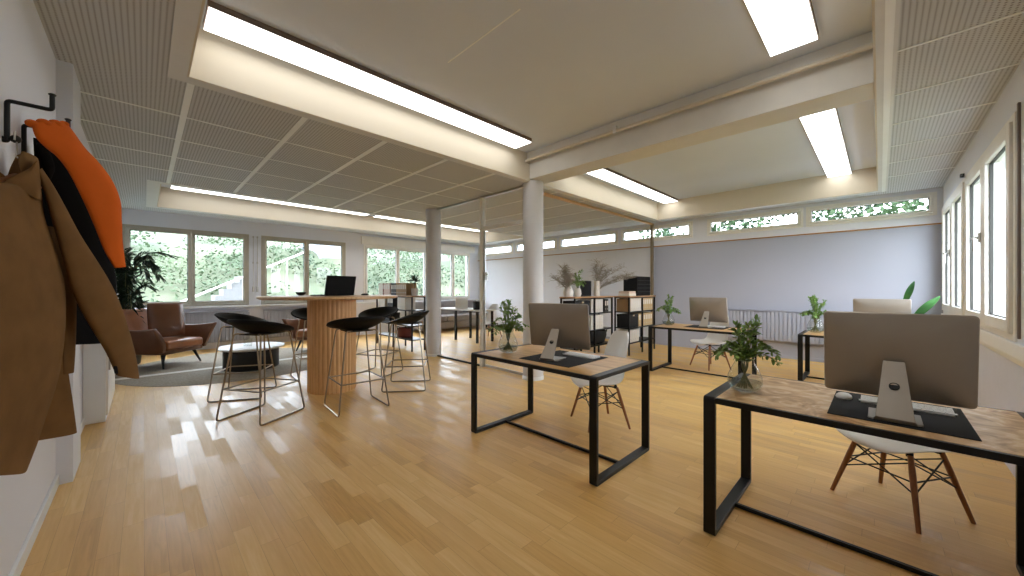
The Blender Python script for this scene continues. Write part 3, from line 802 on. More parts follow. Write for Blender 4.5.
def laptop(label, loc, rz, mt, W=0.50, Dp=0.27, op=100):
    t = thing('laptop', label, 'laptop', loc, rz)
    MB().box(-W/2, W/2, 0.0, Dp, 0.0, 0.014).build('laptop_base', mt, t, bevel=0.004)
    MB().box(-W/2+0.03, W/2-0.03, 0.03, Dp*0.55, 0.0142, 0.016).build('keys', M['black_m'], t)
    a = R_(op-90); H = 0.265
    f = lambda y, z: (y-math.sin(a)*z*1.0, 0.012+math.cos(a)*z)
    m = MB(); v = [Vector((x, *f(y, z))) for x in (-W/2, W/2) for y, z in ((0.0, 0), (0.008, 0), (0.008, H), (0.0, H))]
    m.loft([v[:4], v[4:]]).build('laptop_lid', mt, t, bevel=0.003)
    m = MB(); v = [Vector((x, *f(y, z))) for x in (-W/2+0.012, W/2-0.012) for y, z in ((0.0082, 0.015), (0.0092, 0.015), (0.0092, H-0.012), (0.0082, H-0.012))]
    m.loft([v[:4], v[4:]]).build('screen', M['screen'], t)
    return t
laptop('open black laptop seen from behind on the round bar table', (-5.32, 1.93, BT), R_(112), M['blackplastic'])
mouse('black computer mouse on the bar table beside the laptop', -5.36, 2.30, BT, M['black'])
bo = MB().lathe([(0.0, 0.0), (0.03, 0.0), (0.034, 0.006), (0.055, 0.022), (0.067, 0.048), (0.064, 0.048), (0.05, 0.024), (0.03, 0.010), (0.0, 0.008)], 24).build('bowl', M['black_m'], smooth=True)
tag(place(bo, (-5.72, 1.55, BT)), 'small black bowl on the window side of the round bar table', 'bowl')
# ------------------------------------------------------------------ lounge corner
def outline_blob(cx, cy, rx, ry, n=64): return [(cx+rx*math.cos(2*PI*k/n), cy+ry*math.sin(2*PI*k/n)) for k in range(n)]
rg = thing('rug', 'round grey rug crossed by a cream stripe under the leather armchair', 'rug', (-8.05, 1.22, 0))
RR = 1.60
m = MB(); m.lathe([(0.0, 0.001), (RR, 0.001), (RR, 0.004), (RR-0.006, 0.007), (0.0, 0.007)], 72)
m.build('rug_pile', M['rug'], rg, smooth=True)
yy = math.sqrt((RR-0.015)**2-0.26**2)
MB().box(0.17, 0.31, -yy, yy, 0.0055, 0.0082).build('stripe', M['rug_pale'], rg)  # thin pale band laid straight across the rug
Z0 = 0.009
def lounge(label, loc, rz):
    t = thing('leather_armchair', label, 'armchair', loc, rz, 'tan leather armchairs')
    MB().box(-0.37, 0.37, -0.44, 0.30, 0.30, 0.46).build('seat_cushion', M['leather'], t, bevel=0.05)
    MB().box(-0.39, 0.39, -0.40, 0.40, 0.235, 0.305).build('seat_base', M['leather_d'], t, bevel=0.02)
    for s in (-1, 1):
        m = MB()
        secs = []
        for y, zb, zt, lean in ((-0.47, 0.40, 0.70, 0.15), (-0.42, 0.27, 0.69, 0.12), (-0.15, 0.245, 0.655, 0.08), (0.2, 0.245, 0.66, 0.07), (0.42, 0.26, 0.70, 0.06)):
            a = 0.385; th = 0.055
            secs.append([Vector((s*(a), y, zb)), Vector((s*(a+th), y, zb)), Vector((s*(a+lean+th*0.9), y, (zb+zt)/2+0.05)), Vector((s*(a+lean*1.5+th), y, zt)), Vector((s*(a+lean*1.5-0.005), y, zt+0.012)), Vector((s*(a+lean*0.7), y, (zb+zt)/2+0.05))])
        m.loft(secs).build('armrest', M['leather_d'], t, smooth=True, bevel=0.018, sub=1)
    m = MB()
    secs = []
    for yb, z, hw, th in ((0.24, 0.26, 0.37, 0.12), (0.30, 0.46, 0.40, 0.15), (0.36, 0.68, 0.42, 0.15), (0.43, 0.90, 0.40, 0.12), (0.46, 0.99, 0.36, 0.07)):
        secs.append([Vector((-hw, yb+0.02, z)), Vector((-hw*0.6, yb, z)), Vector((hw*0.6, yb, z)), Vector((hw, yb+0.02, z)), Vector((hw, yb+th-0.02, z+0.01)), Vector((hw*0.6, yb+th, z+0.01)), Vector((-hw*0.6, yb+th, z+0.01)), Vector((-hw, yb+th-0.02, z+0.01))])
    m.loft(secs).build('backrest', M['leather'], t, smooth=True, bevel=0.02, sub=1)
    m = MB(); rot = Matrix.Translation((0.17, 0.12, 0.78)) @ Matrix.Rotation(R_(-32), 4, 'Z') @ Matrix.Rotation(R_(-14), 4, 'X')
    secs = []
    for z in (-0.31, -0.28, -0.15, 0, 0.15, 0.28, 0.31):
        e = 1-(abs(z)/0.33)**4; hw = 0.25+0.01*e; th = 0.02+0.06*e
        secs.append([rot @ Vector((x*hw, y*th*(1-abs(x)**4*0.8), z)) for x, y in ((-1, -1), (-.6, -1), (0, -1), (.6, -1), (1, -1), (1, 1), (.6, 1), (0, 1), (-.6, 1), (-1, 1))])
    m.loft(secs).build('back_cushion', M['leather_d'], t, smooth=True, angle=70)
    for sx in (-1, 1):
        for sy in (-1, 1):
            MB().tube([(sx*0.30, sy*0.28, 0.25), (sx*0.37, sy*0.37, 0.0)], [0.028, 0.014], 10).build('leg', M['black_m'], t, smooth=True)
    return t
ac = lounge('tan leather armchair on the grey rug beside the palm', (-8.72, 0.24, Z0), R_(133))
ac.scale = (0.93, 0.93, 0.97)
dup(ac, (-8.62, 2.74, Z0), R_(42), 'tan leather armchair behind the bar stools under the garden window')

cf = thing('coffee_table', 'low round coffee table with black drum base and pale top', 'table', (-7.40, 1.27, Z0))
MB().lathe([(0.0, 0.0), (0.36, 0.0), (0.385, 0.02), (0.385, 0.31), (0.38, 0.325), (0.0, 0.325)], 48).build('drum_base', M['black'], cf, smooth=True)
MB().lathe([(0.0, 0.325), (0.44, 0.325), (0.465, 0.34), (0.465, 0.355), (0.455, 0.36), (0.0, 0.36)], 56).build('tabletop', M['trim'], cf, smooth=True)
gl = MB().lathe([(0.0, 0.0), (0.055, 0.0), (0.06, 0.01), (0.062, 0.12), (0.058, 0.12), (0.055, 0.012), (0.0, 0.01)], 20).build('glass_jar', M['vglass'], smooth=True, angle=60)
tag(place(gl, (-7.42, 1.22, Z0+0.36)), 'clear glass jar on the low black coffee table', 'jar')

pl = thing('potted_palm', 'dark green potted palm by the garden window behind the coats', 'plant', (-9.2, -0.21, 0))
MB().lathe([(0.0, 0.0), (0.15, 0.0), (0.17, 0.02), (0.20, 0.36), (0.205, 0.38), (0.185, 0.38), (0.175, 0.33), (0.0, 0.33)], 32).build('pot', M['pot_d'], pl, smooth=True)
rr = random.Random(21); st, lf = MB(), MB()
for i in range(40):
    a = rr.uniform(0, 2*PI); h = rr.uniform(0.75, 1.95); o = rr.uniform(0.2, 0.46)*(1.0 if h > 1.45 else 0.5)
    ca, sa = math.cos(a), math.sin(a)
    if sa < -0.1: o *= 0.25
    top = Vector((o*0.25*ca, o*0.25*sa, h))
    if i < 14: st.tube(bez([(0.04*ca, 0.04*sa, 0.32), (0.06*ca, 0.06*sa, h*0.6), top], 5), 0.008, 6)
    c = bez([top, top+Vector((o*0.55*ca, o*0.55*sa, 0.16)), top+Vector((o*ca, o*sa, rr.uniform(-0.22, 0.16)))], 6)
    st.tube(c, 0.004, 4)
    for k in range(1, len(c)):
        d = (c[k]-c[k-1]).normalized()
        for sgn in (-1, 1):
            sd = d.cross(Vector((0, 0, 1))).normalized()*sgn
            leaf_quad(lf, c[k], d*0.9+sd*0.8+Vector((0, 0, rr.uniform(-0.5, 0.1))), Vector((0, 0, 1)), rr.uniform(0.13, 0.22), 0.012)
for v in list(st.bm.verts)+list(lf.bm.verts): v.co.y = max(v.co.y, YS+0.02+0.21)
st.build('stem', M['stem'], pl, smooth=True); lf.build('foliage', M['leaf_d'], pl)

bp = thing('broad_leaf_plant', 'potted plant with broad upright leaves behind the far desk, by the tall windows', 'plant', (0.30, 7.85, 0))
MB().lathe([(0.0, 0.0), (0.12, 0.0), (0.14, 0.02), (0.165, 0.30), (0.15, 0.30), (0.14, 0.26), (0.0, 0.26)], 32).build('pot', M['pot'], bp, smooth=True)
for (bx_, by_, h, w, tx, ty) in ((-0.06, 0.0, 1.43, 0.042, 0.05, 0.0), (0.02, 0.0, 1.22, 0.052, 0.30, 0.05), (-0.18, 0.02, 0.98, 0.07, -0.30, 0.1), (0.05, 0.1, 0.9, 0.07, 0.1, 0.3)):
    c = bez([(bx_*0.2, by_*0.2, 0.25), (bx_*0.6, by_*0.6, h*0.55), (bx_, by_, h-0.34)], 6)
    MB().tube(c, 0.008, 6).build('stem', M['stem'], bp, smooth=True)
    m = MB(); rows = []
    b0 = Vector((bx_, by_, h-0.36)); tip = Vector((tx, ty, h)); sd = (tip-b0).cross(Vector((0.6, 1, 0))).normalized()
    for k in range(9):
        f = k/8; ww = w*(math.sin(PI*min(1, f*0.94+0.05))**0.8)+0.002
        p = b0.lerp(tip, f)+Vector((0, -0.05*math.sin(PI*f), 0.02*math.sin(PI*f)))
        rows.append([p-sd*ww+Vector((0, -0.015, 0)), p, p+sd*ww+Vector((0, -0.015, 0))])
    m.grid(rows).build('leaf', M['leaf_b'], bp, smooth=True, solid=0.002, sub=1)

# ------------------------------------------------------------------ open shelf units
SHZ = (0.245, 0.54, 0.86); SHT = 1.17
def shelf_unit(label, loc, rz, L, Dp=0.33, group='black steel shelf units'):
    t = thing('shelf_unit', label, 'shelf', loc, rz, group)
    p = 0.028
    for x in (0, L/2-p/2, L-p):
        for y in (0, Dp-p):
            MB().box(x, x+p, y, y+p, 0.0, SHT-0.026).build('post', M['black'], t, bevel=0.002)
    for z in SHZ: MB().box(0.002, L-0.002, 0.002, Dp-0.002, z-0.022, z).build('shelf_board', M['black'], t, bevel=0.002)
    MB().box(-0.01, L+0.01, -0.012, Dp+0.008, SHT-0.026, SHT).build('shelf_top', M['shelf_oak'], t, bevel=0.003)
    m = MB(); m.box(0, L, 0.0, 0.018, SHT-0.046, SHT-0.026).box(0, L, Dp-0.018, Dp, SHT-0.046, SHT-0.026)
    m.build('top_rail', M['black'], t)
    return t
UL = (-3.80, 5.37, 0); UR = (-3.47, 6.72, 0); UW = (-8.55, 3.94, 0)
shelf_unit('black steel shelf unit with dry branches on top, behind the tilted monitor', UL, PI/2, 1.30)
shelf_unit('black steel shelf unit with the black drawer box on top, beside the far desk', UR, PI/2, 1.17)
shelf_unit('black steel shelf divider between the bar stools and the round column', UW, 0, 1.66)
def inU(U, rz, x, y, z):
    c, s = math.cos(rz), math.sin(rz); return (U[0]+c*x-s*y, U[1]+s*x+c*y, z)
proto_b = {}
def binder(U, rz, x, z, kind, label, group, w=0.078, h=0.285, d=0.25):
    key = (kind, w, h)
    loc = inU(U, rz, x, 0.035, z)
    if key in proto_b:
        return dup(proto_b[key], loc, rz, label, group)
    t = thing('binder', label, 'binder', loc, rz, group)
    MB().box(0.001, w-0.001, 0.0, d, 0.0, h).build('cover', M[kind], t, bevel=0.005)
    MB().box(w*0.22, w*0.78, -0.0012, 0.0, h*0.5, h*0.86).build('spine_label', M['binder_w' if kind != 'binder_w' else 'pot'], t)
    m = MB(); m.lathe([(0.012, 0), (0.012, 0.0015), (0.009, 0.0015), (0.009, 0.0)], 14); m.bm.transform(Matrix.Translation((w/2, 0.0, h*0.22)) @ Matrix.Rotation(PI/2, 4, 'X'))
    m.build('finger_ring', M['steel'], t, smooth=True)
    proto_b[key] = t; return t
Q = PI/2
def row(U, rz, x0, n, z, kind, label, w=0.078, h=0.285):
    for i in range(n): binder(U, rz, x0+i*w, z, kind, label, label.replace('binder ', 'binders ', 1), w, h)
# unit with the branches (local x = world y - 4.96)
def storage_box(label, U, rz, x0, x1, z, h, mt, y0=0.034, d=0.255):
    t = thing('storage_box', label, 'box', inU(U, rz, (x0+x1)/2, y0+d/2, z), rz)
    w = (x1-x0)/2
    MB().box(-w, w, -d/2, d/2, 0, h-0.05).build('box_body', M[mt], t, bevel=0.004)
    MB().box(-w-0.004, w+0.004, -d/2-0.004, d/2+0.004, h-0.05, h).build('lid', M[mt], t, bevel=0.004)
    MB().box(-0.03, 0.03, -d/2-0.009, -d/2-0.003, h-0.04, h-0.012).build('label_holder', M['tan_label'], t, bevel=0.001)
    return t
storage_box('black lidded box beside the white binders, behind the tilted monitor', UL, Q, 0.04, 0.53, SHZ[2], 0.235, 'black_m')
row(UL, Q, 0.575, 5, SHZ[2], 'binder_w', 'white binder on the upper shelf under the dry branches', 0.082, 0.255)
row(UL, Q, 1.05, 2, SHZ[2], 'binder_k', 'charcoal binder on the upper shelf at the end of the white row', 0.07, 0.25)
row(UL, Q, 0.565, 3, SHZ[1], 'binder_w', 'wide white binder on the middle shelf above the black basket', 0.145, 0.27)
bk = thing('basket', 'black round basket on the bottom shelf beside the white chair back', 'basket', inU(UL, Q, 0.965, 0.165, SHZ[0]), 0)
m = MB(); m.lathe([(0.0, 0.0), (0.10, 0.0), (0.125, 0.02), (0.16, 0.14), (0.155, 0.24), (0.147, 0.24), (0.15, 0.14), (0.118, 0.03), (0.0, 0.02)], 16, sx=0.85, sy=1.85)
m.build('basket_body', M['black_m'], bk, smooth=True, angle=20)
m = MB()
for s in (-1, 1): m.tube(rounded([(-0.05, s*0.29, 0.2), (-0.05, s*0.302, 0.275), (0.05, s*0.302, 0.275), (0.05, s*0.29, 0.2)], 0.03), 0.008, 6)
m.build('handle', M['black_m'], bk, smooth=True)
# unit with the drawer box (local x = world y - 6.72)
mg = MB().box(-0.04, 0.04, -0.13, 0.13, 0, 0.255).build('magazine_file', M['card'], bevel=0.004)
place(mg, inU(UR, Q, 0.075, 0.165, SHZ[2]), Q); tag(mg, 'brown card file at the open end of the shelf under the drawer box', 'box')
row(UR, Q, 0.125, 5, SHZ[2], 'binder_w', 'white binder on the upper shelf under the drawer box', 0.092, 0.265)
row(UR, Q, 0.65, 5, SHZ[2], 'binder_t', 'tan binder on the upper shelf under the drawer box', 0.092, 0.265)
storage_box('black lidded box with kraft label on the middle shelf under the drawer box', UR, Q, 0.035, 0.44, SHZ[1], 0.265, 'black_m')
row(UR, Q, 0.47, 6, SHZ[1], 'binder_t', 'tan binder beside the black lidded box with kraft label', 0.105, 0.265)
row(UR, Q, 0.08, 4, SHZ[0], 'binder_w', 'white binder on the bottom shelf below the black lidded box', 0.10, 0.245)
db = thing('drawer_box', 'black desktop drawer box on top of the shelf unit', 'drawer box', inU(UR, Q, 0.66, 0.17, SHT), Q)
MB().box(-0.29, 0.29, -0.155, 0.155, 0.0, 0.40).build('box_body', M['black'], db, bevel=0.004)
for i in range(5):
    d = MB().box(-0.275, 0.275, -0.166, -0.155, 0.012+i*0.077, 0.078+i*0.077).build('drawer', M['blackplastic'], db, bevel=0.003)
    MB().box(-0.05, 0.05, -0.172, -0.166, 0.040+i*0.077, 0.048+i*0.077).build('pull', M['black_m'], d, bevel=0.002)
tr = thing('paper_stack', 'low pale stack of card trays in front of the black drawer box', 'tray', inU(UR, Q, 0.18, 0.14, SHT), Q)
MB().box(-0.15, 0.15, -0.12, 0.12, 0.0, 0.05).build('lower_tray', M['binder_w'], tr, bevel=0.01)
MB().box(-0.14, 0.14, -0.115, 0.115, 0.05, 0.095).build('upper_tray', M['pink'], tr, bevel=0.01)
# on top of the branch unit
pk = thing('picture_frame', 'black framed panel standing on the shelf unit between plant and white vase', 'frame', inU(UL, Q, 0.63, 0.18, SHT), Q)
MB().box(-0.17, 0.17, 0.0, 0.03, 0.0, 0.30).build('frame_border', M['black'], pk, bevel=0.004)
MB().box(-0.145, 0.145, -0.003, 0.0, 0.025, 0.275).build('frame_panel', M['blackplastic'], pk)
wv = MB().lathe([(0.0, 0.0), (0.055, 0.0), (0.06, 0.01), (0.058, 0.28), (0.06, 0.30), (0.052, 0.30), (0.05, 0.02), (0.0, 0.02)], 28).build('vase', M['pot'], smooth=True)
tag(place(wv, inU(UL, Q, 0.93, 0.14, SHT)), 'tall white cylinder vase on the shelf unit', 'vase')
gv = MB().lathe([(0.0, 0.0), (0.05, 0.0), (0.07, 0.05), (0.06, 0.12), (0.045, 0.15), (0.05, 0.16), (0.045, 0.16), (0.04, 0.15), (0.052, 0.12), (0.06, 0.05), (0.0, 0.01)], 24).build('vase', M['pot'], smooth=True)
tag(place(gv, inU(UL, Q, 0.27, 0.13, SHT)), 'small pale vase holding green sprigs on the shelf unit', 'vase')
sg = sprigs('bright green sprigs in the small pale vase on the shelf unit', inU(UL, Q, 0.27, 0.13, SHT+0.012), 1.0, 31, 'leaf_l', 15, 0.16, 0.5); sg['group'] = 'sprigs on the shelf unit'
dv = MB().lathe([(0.0, 0.0), (0.08, 0.0), (0.10, 0.08), (0.07, 0.16), (0.05, 0.19), (0.055, 0.20), (0.05, 0.20), (0.045, 0.19), (0.06, 0.16), (0.09, 0.08), (0.0, 0.01)], 24).build('vase', M['pot'], smooth=True)
tag(place(dv, inU(UL, Q, 0.10, 0.22, SHT)), 'pale round vase holding dry branches at the end of the shelf unit', 'vase')
def branches(label, loc, ang, seed, H=0.62, sp=0.42, nb=11):
    rr = random.Random(seed); m = MB()
    for i in range(nb):
        a = ang+rr.uniform(-0.9, 0.9); q = rr.uniform(0.1, 1); h = H*rr.uniform(0.6, 1.0)*(1-0.25*q)
        d = Vector((math.cos(a), math.sin(a), 0))*sp*q
        c = bez([(0, 0, 0.02), d*0.15+Vector((0, 0, h*0.45)), d*0.6+Vector((0, 0, h*0.8)), d+Vector((0, 0, h))], 6)
        m.tube(c, [0.005-0.0035*k/len(c) for k in range(len(c))], 5)
        for k in range(7, len(c)):
            for q2 in range(3):
                v = Vector((rr.uniform(-1, 1), rr.uniform(-1, 1), rr.uniform(-0.25, 0.7)))*rr.uniform(0.08, 0.19)
                mid = c[k]+v*0.5+Vector((0, 0, 0.015)); e = c[k]+v
                m.tube([c[k], mid, e], [0.0024, 0.002, 0.0013], 4)
                for q3 in range(2):
                    v2 = Vector((rr.uniform(-1, 1), rr.uniform(-1, 1), rr.uniform(-0.2, 0.8)))*0.06
                    m.tube([mid, mid+v2], [0.0016, 0.001], 3)
    o = m.build('dry_branches', M['twig'], smooth=True); place(o, loc); return tag(o, label, 'branches')
branches('dry grey branches spreading from the pale round vase towards the column', inU(UL, Q, 0.10, 0.22, SHT+0.012), -PI/2+0.1, 4, 0.60, 0.42, 13)
branches('dry grey branches fanning above the tall white vase', inU(UL, Q, 0.93, 0.14, SHT+0.022), PI/2-0.2, 8, 0.70, 0.80, 14)
# divider by the column
row(UW, 0, 0.06, 3, SHT, 'binder_w', 'pale folder standing on the shelf divider beside the laptop', 0.07, 0.27)
row(UW, 0, 0.27, 1, SHT, 'redbrown', 'red brown folder standing on the shelf divider', 0.05, 0.27)
row(UW, 0, 0.325, 3, SHT, 'pink', 'blush folder standing on the shelf divider', 0.10, 0.27)
row(UW, 0, 0.68, 4, SHT, 'binder_k', 'charcoal folder standing on the shelf divider', 0.06, 0.27)
row(UW, 0, 0.92, 5, SHT, 'card', 'brown folder standing on the shelf divider beside the potted succulent', 0.09, 0.27)
sc = thing('potted_succulent', 'small spiky plant in white pot on the shelf divider beside the column', 'plant', inU(UW, 0, 1.52, 0.15, SHT))
MB().lathe([(0.0, 0.0), (0.06, 0.0), (0.075, 0.15), (0.066, 0.15), (0.055, 0.12), (0.0, 0.12)], 20).build('pot', M['pot'], sc, smooth=True)
m = MB(); rr = random.Random(2)
m.tube([(0, 0, 0.12), (0, 0, 0.32)], 0.008, 6)
for i in range(34):
    a = rr.uniform(0, 6.28); e = rr.uniform(-0.2, 1.2)
    leaf_quad(m, Vector((0, 0, 0.29+0.04*rr.random())), Vector((math.cos(a)*math.cos(e), math.sin(a)*math.cos(e), math.sin(e))), Vector((0, 0, 1)), rr.uniform(0.12, 0.2), 0.011)
m.build('foliage', M['leaf_d'], sc)
row(UW, 0, 0.06, 4, SHZ[2], 'binder_w', 'white binder on the upper shelf of the divider', 0.08, 0.26)
row(UW, 0, 0.50, 3, SHZ[2], 'binder_k', 'charcoal binder on the upper shelf of the divider', 0.09, 0.26)
row(UW, 0, 0.98, 4, SHZ[2], 'binder_w', 'white binder at the column end of the divider upper shelf', 0.085, 0.265)
storage_box('black lidded box on the middle shelf of the divider', UW, 0, 0.2, 0.62, SHZ[1], 0.22, 'black_m')
rb = thing('fabric_basket', 'red brown fabric basket on the lower shelf of the divider', 'basket', inU(UW, 0, 1.08, 0.165, SHZ[0]+0.0))
m = MB(); m.lathe([(0.0, 0.0), (0.13, 0.0), (0.145, 0.02), (0.15, 0.2), (0.142, 0.2), (0.135, 0.03), (0.0, 0.02)], 20, sx=1.3); m.build('basket_body', M['redbrown'], rb, smooth=True)
MB().tube(rounded([(-0.05, -0.15, 0.15), (-0.05, -0.165, 0.24), (0.05, -0.165, 0.24), (0.05, -0.15, 0.15)], 0.03), 0.008, 6).build('handle', M['black_m'], rb, smooth=True)

# ------------------------------------------------------------------ meeting room behind the glass
mt = thing('meeting_table', 'white meeting table with black legs behind the glass', 'table', (-7.55, 5.9, 0))
MB().box(-8.3, -6.75, 5.6, 6.2, 0.765, 0.80).build('tabletop', M['white'], mt, world=True, bevel=0.004)
for x in (-7.70, -6.84):
    for y in (5.66, 6.14): MB().box(x-0.025, x+0.025, y-0.025, y+0.025, 0, 0.765).build('leg', M['black'], mt, world=True, bevel=0.003)
MB().box(-7.7, -6.84, 5.88, 5.92, 0.72, 0.765).build('crossbar', M['black'], mt, world=True)
laptop('open white laptop on the white meeting table', (-7.62, 5.78, 0.80), R_(60), M['white'], 0.32, 0.22, 105)
cp = MB().lathe([(0.0, 0.0), (0.07, 0.0), (0.08, 0.01), (0.085, 0.2), (0.078, 0.2), (0.07, 0.02), (0.0, 0.015)], 24).build('pen_pot', M['black_m'], smooth=True)
tag(place(cp, (-6.98, 5.75, 0.80)), 'black cylindrical pot on the end of the white meeting table', 'pot')
sf = thing('bench_sofa', 'grey upholstered bench sofa under the meeting room window', 'sofa', (-9.85, 7.0, 0))
MB().box(-10.2, -9.4, 5.7, 8.3, 0.08, 0.30).build('sofa_base', M['sofa'], sf, world=True, bevel=0.02)
for i in range(3): MB().box(-10.05, -9.38, 5.72+i*0.86, 5.72+i*0.86+0.85, 0.30, 0.48).build('seat_cushion', M['sofa'], sf, world=True, bevel=0.04)
for i in range(3): MB().box(-10.24, -10.04, 5.72+i*0.86, 5.72+i*0.86+0.85, 0.30, 0.92).build('back_cushion', M['sofa'], sf, world=True, bevel=0.05)
for x in (-10.15, -9.45):
    for y in (5.78, 8.22): MB().lathe([(0.025, 0.0), (0.03, 0.08)], 12, (x, y, 0)).build('leg', M['black_m'], sf, world=True, smooth=True)

# ------------------------------------------------------------------ cupboard on the coat wall
cb = thing('low_cupboard', 'low white cupboard against the wall behind the camel coat', 'cabinet', (-6.05, YS+0.075, 0))
MB().box(-6.72, -5.45, YS+0.002, YS+0.15, 0.0, 0.94).build('cupboard_body', M['trim'], cb, world=True, bevel=0.004)
for x in (-6.70, -6.07):
    d = MB().box(x, x+0.605, YS+0.15, YS+0.166, 0.06, 0.92).build('cupboard_door', M['frame_w'], cb, world=True, bevel=0.003)
    MB().box(x+0.52, x+0.55, YS+0.166, YS+0.18, 0.50, 0.62).build('door_handle', M['steel'], d, world=True, bevel=0.002)
# ------------------------------------------------------------------ coat hooks and the hanging clothes
def hook(label, x, zc, y1):
    t = thing('coat_hook', label, 'hook', (x, YS, zc-0.17))
    MB().tube(rounded([(x, YS, zc-0.17), (x, YS+0.012, zc-0.17), (x, YS+0.012, zc), (x, y1, zc), (x, y1, zc+0.065)], 0.014, 4), 0.0085, 10).build('hook_rod', M['black'], t, world=True, smooth=True)
    MB().ball((x, y1, zc+0.068), 0.0125, 12, sz=0.5).build('rod_tip', M['black'], t, world=True, smooth=True)
    m = MB(); m.tube([(x, YS, zc-0.16), (x, YS+0.03, zc-0.16)], 0.008, 10).ball((x, YS+0.034, zc-0.157), 0.017, 12)
    m.build('lower_peg', M['black'], t, world=True, smooth=True)
hook('black steel coat hook with long bare arm above the camel coat', -2.60, 2.12, -0.288)
hook('black steel coat hook half hidden behind the gathered orange jacket', -2.91, 2.115, -0.272)

def ray2(u):
    r = (u-512)/FPX; return S2*(r-1), S2*(r+1)
def on_plane(u, v, p0, w, ymin=-0.40):
    """point of the vertical plane through p0 along w that a line of sight meets; garments stay off the wall"""
    dx, dy = ray2(u)
    det = dx*(-w[1])+w[0]*dy
    k = (p0[0]*(-w[1])+w[0]*p0[1])/det
    if k*dy < ymin: k = ymin/dy
    return Vector((k*dx, k*dy, EYE-(v-288)/FPX*k))
def cr(vals, t):
    n = len(vals)-1; x = t*n; i = min(int(x), n-1); f = x-i
    g = lambda j: vals[max(0, min(n, j))]
    p0, p1, p2, p3 = g(i-1), g(i), g(i+1), g(i+2)
    return 0.5*((2*p1)+(p2-p0)*f+(2*p0-5*p1+4*p2-p3)*f*f+(3*p1-p0-3*p2+p3)*f**3)
def garment(stations, p0, w, nrm, fold=0.006, steps=46, seed=0.0, N_=28, off=0.0):
    """loft of soft oval sections: (u_left, v_left, u_right, v_right, half thickness)"""
    nv = Vector((nrm[0], nrm[1], 0)).normalized()
    m = MB(); rings = []
    cols = list(zip(*stations))
    for i in range(steps+1):
        t = i/steps
        a, b, c, d, th = (cr(list(q), t) for q in cols)
        L, R = on_plane(a, b, p0, w), on_plane(c, d, p0, w)
        if off: k_ = 1-off/((L+R)*0.5).length; up_ = Vector((0, 0, EYE)); L, R = up_+(L-up_)*k_, up_+(R-up_)*k_
        ce, hv = (L+R)/2, (R-L)/2; ring = []
        nv = Vector((-ce.x, -ce.y, 0)).normalized()          # soft thickness towards the room
        for k in range(N_):
            ph = 2*PI*k/N_
            cx = math.copysign(abs(math.cos(ph))**0.75, math.cos(ph)); sy = math.copysign(abs(math.sin(ph))**0.8, math.sin(ph))
            p = ce+hv*cx+nv*th*sy
            f = fold*(noise.noise((p.x*7+seed, p.y*7, p.z*2.2))+0.5*noise.noise((p.x*16, p.y*16+seed, p.z*6)))
            p = p+nv*f*1.6
            if p.y < YS+0.006: p.y = YS+0.006
            ring.append(p)
        rings.append(ring)
    return m.loft(rings)
CP, CW, CN = (-2.45, -0.36), (-0.75, 0.66), (0.66, 0.75)
base = Vector((-2.5, -0.36, 0.6))
coat = thing('camel_coat', 'long camel wool coat hanging in front of the black and orange jackets', 'coat', base)
garment([(-12, 184, 38, 180, 0.03), (-35, 190, 42, 194, 0.055), (-45, 218, 45, 218, 0.075), (-48, 250, 56, 250, 0.08), (-50, 285, 65, 285, 0.08), (-52, 320, 66, 320, 0.08), (-54, 350, 63.5, 350, 0.08), (-55, 380, 58, 380, 0.08), (-56, 410, 48.5, 410, 0.08), (-57, 440, 38.5, 440, 0.08), (-58, 471, 27, 469, 0.075)], CP, CW, CN, 0.012).build('coat_front', M['coat'], coat, world=True, smooth=True, angle=80)
garment([(20, 300, 66, 300, 0.04), (12, 345, 66, 342, 0.05), (8, 375, 68.5, 372, 0.05), (4, 405, 73, 402, 0.05), (0, 444, 77, 432, 0.045)], CP, CW, CN, 0.008, off=-0.13, seed=3).build('coat_back', M['coat'], coat, world=True, smooth=True, angle=80)
garment([(40, 225, 58, 228, 0.02), (50, 255, 68, 255, 0.03), (56, 285, 76, 285, 0.035), (60, 320, 76.5, 320, 0.035), (61, 350, 75.5, 350, 0.035), (62, 374, 74, 372, 0.03)], CP, CW, CN, 0.006, off=-0.11, seed=8).build('coat_facing', M['coat'], coat, world=True, smooth=True, angle=80)
garment([(38, 172, 42, 168, 0.015), (43, 190, 53, 185, 0.04), (49, 211, 66, 208, 0.055), (57, 239, 80, 234, 0.06), (64, 264, 94, 256, 0.06), (70, 286, 109, 280, 0.06), (80, 309, 120, 303, 0.058), (94, 333, 130, 333, 0.055), (106, 353, 136, 356, 0.052), (115, 372, 139, 376, 0.05)], CP, CW, CN, 0.007, off=0.04, seed=5).build('coat_sleeve', M['coat'], coat, world=True, smooth=True, angle=80)
garment([(109, 359, 137, 362, 0.056), (115.5, 374, 139.5, 378, 0.054)], CP, CW, CN, 0.002, 6, off=0.04).build('sleeve_cuff', M['coat'], coat, world=True, smooth=True, angle=60)
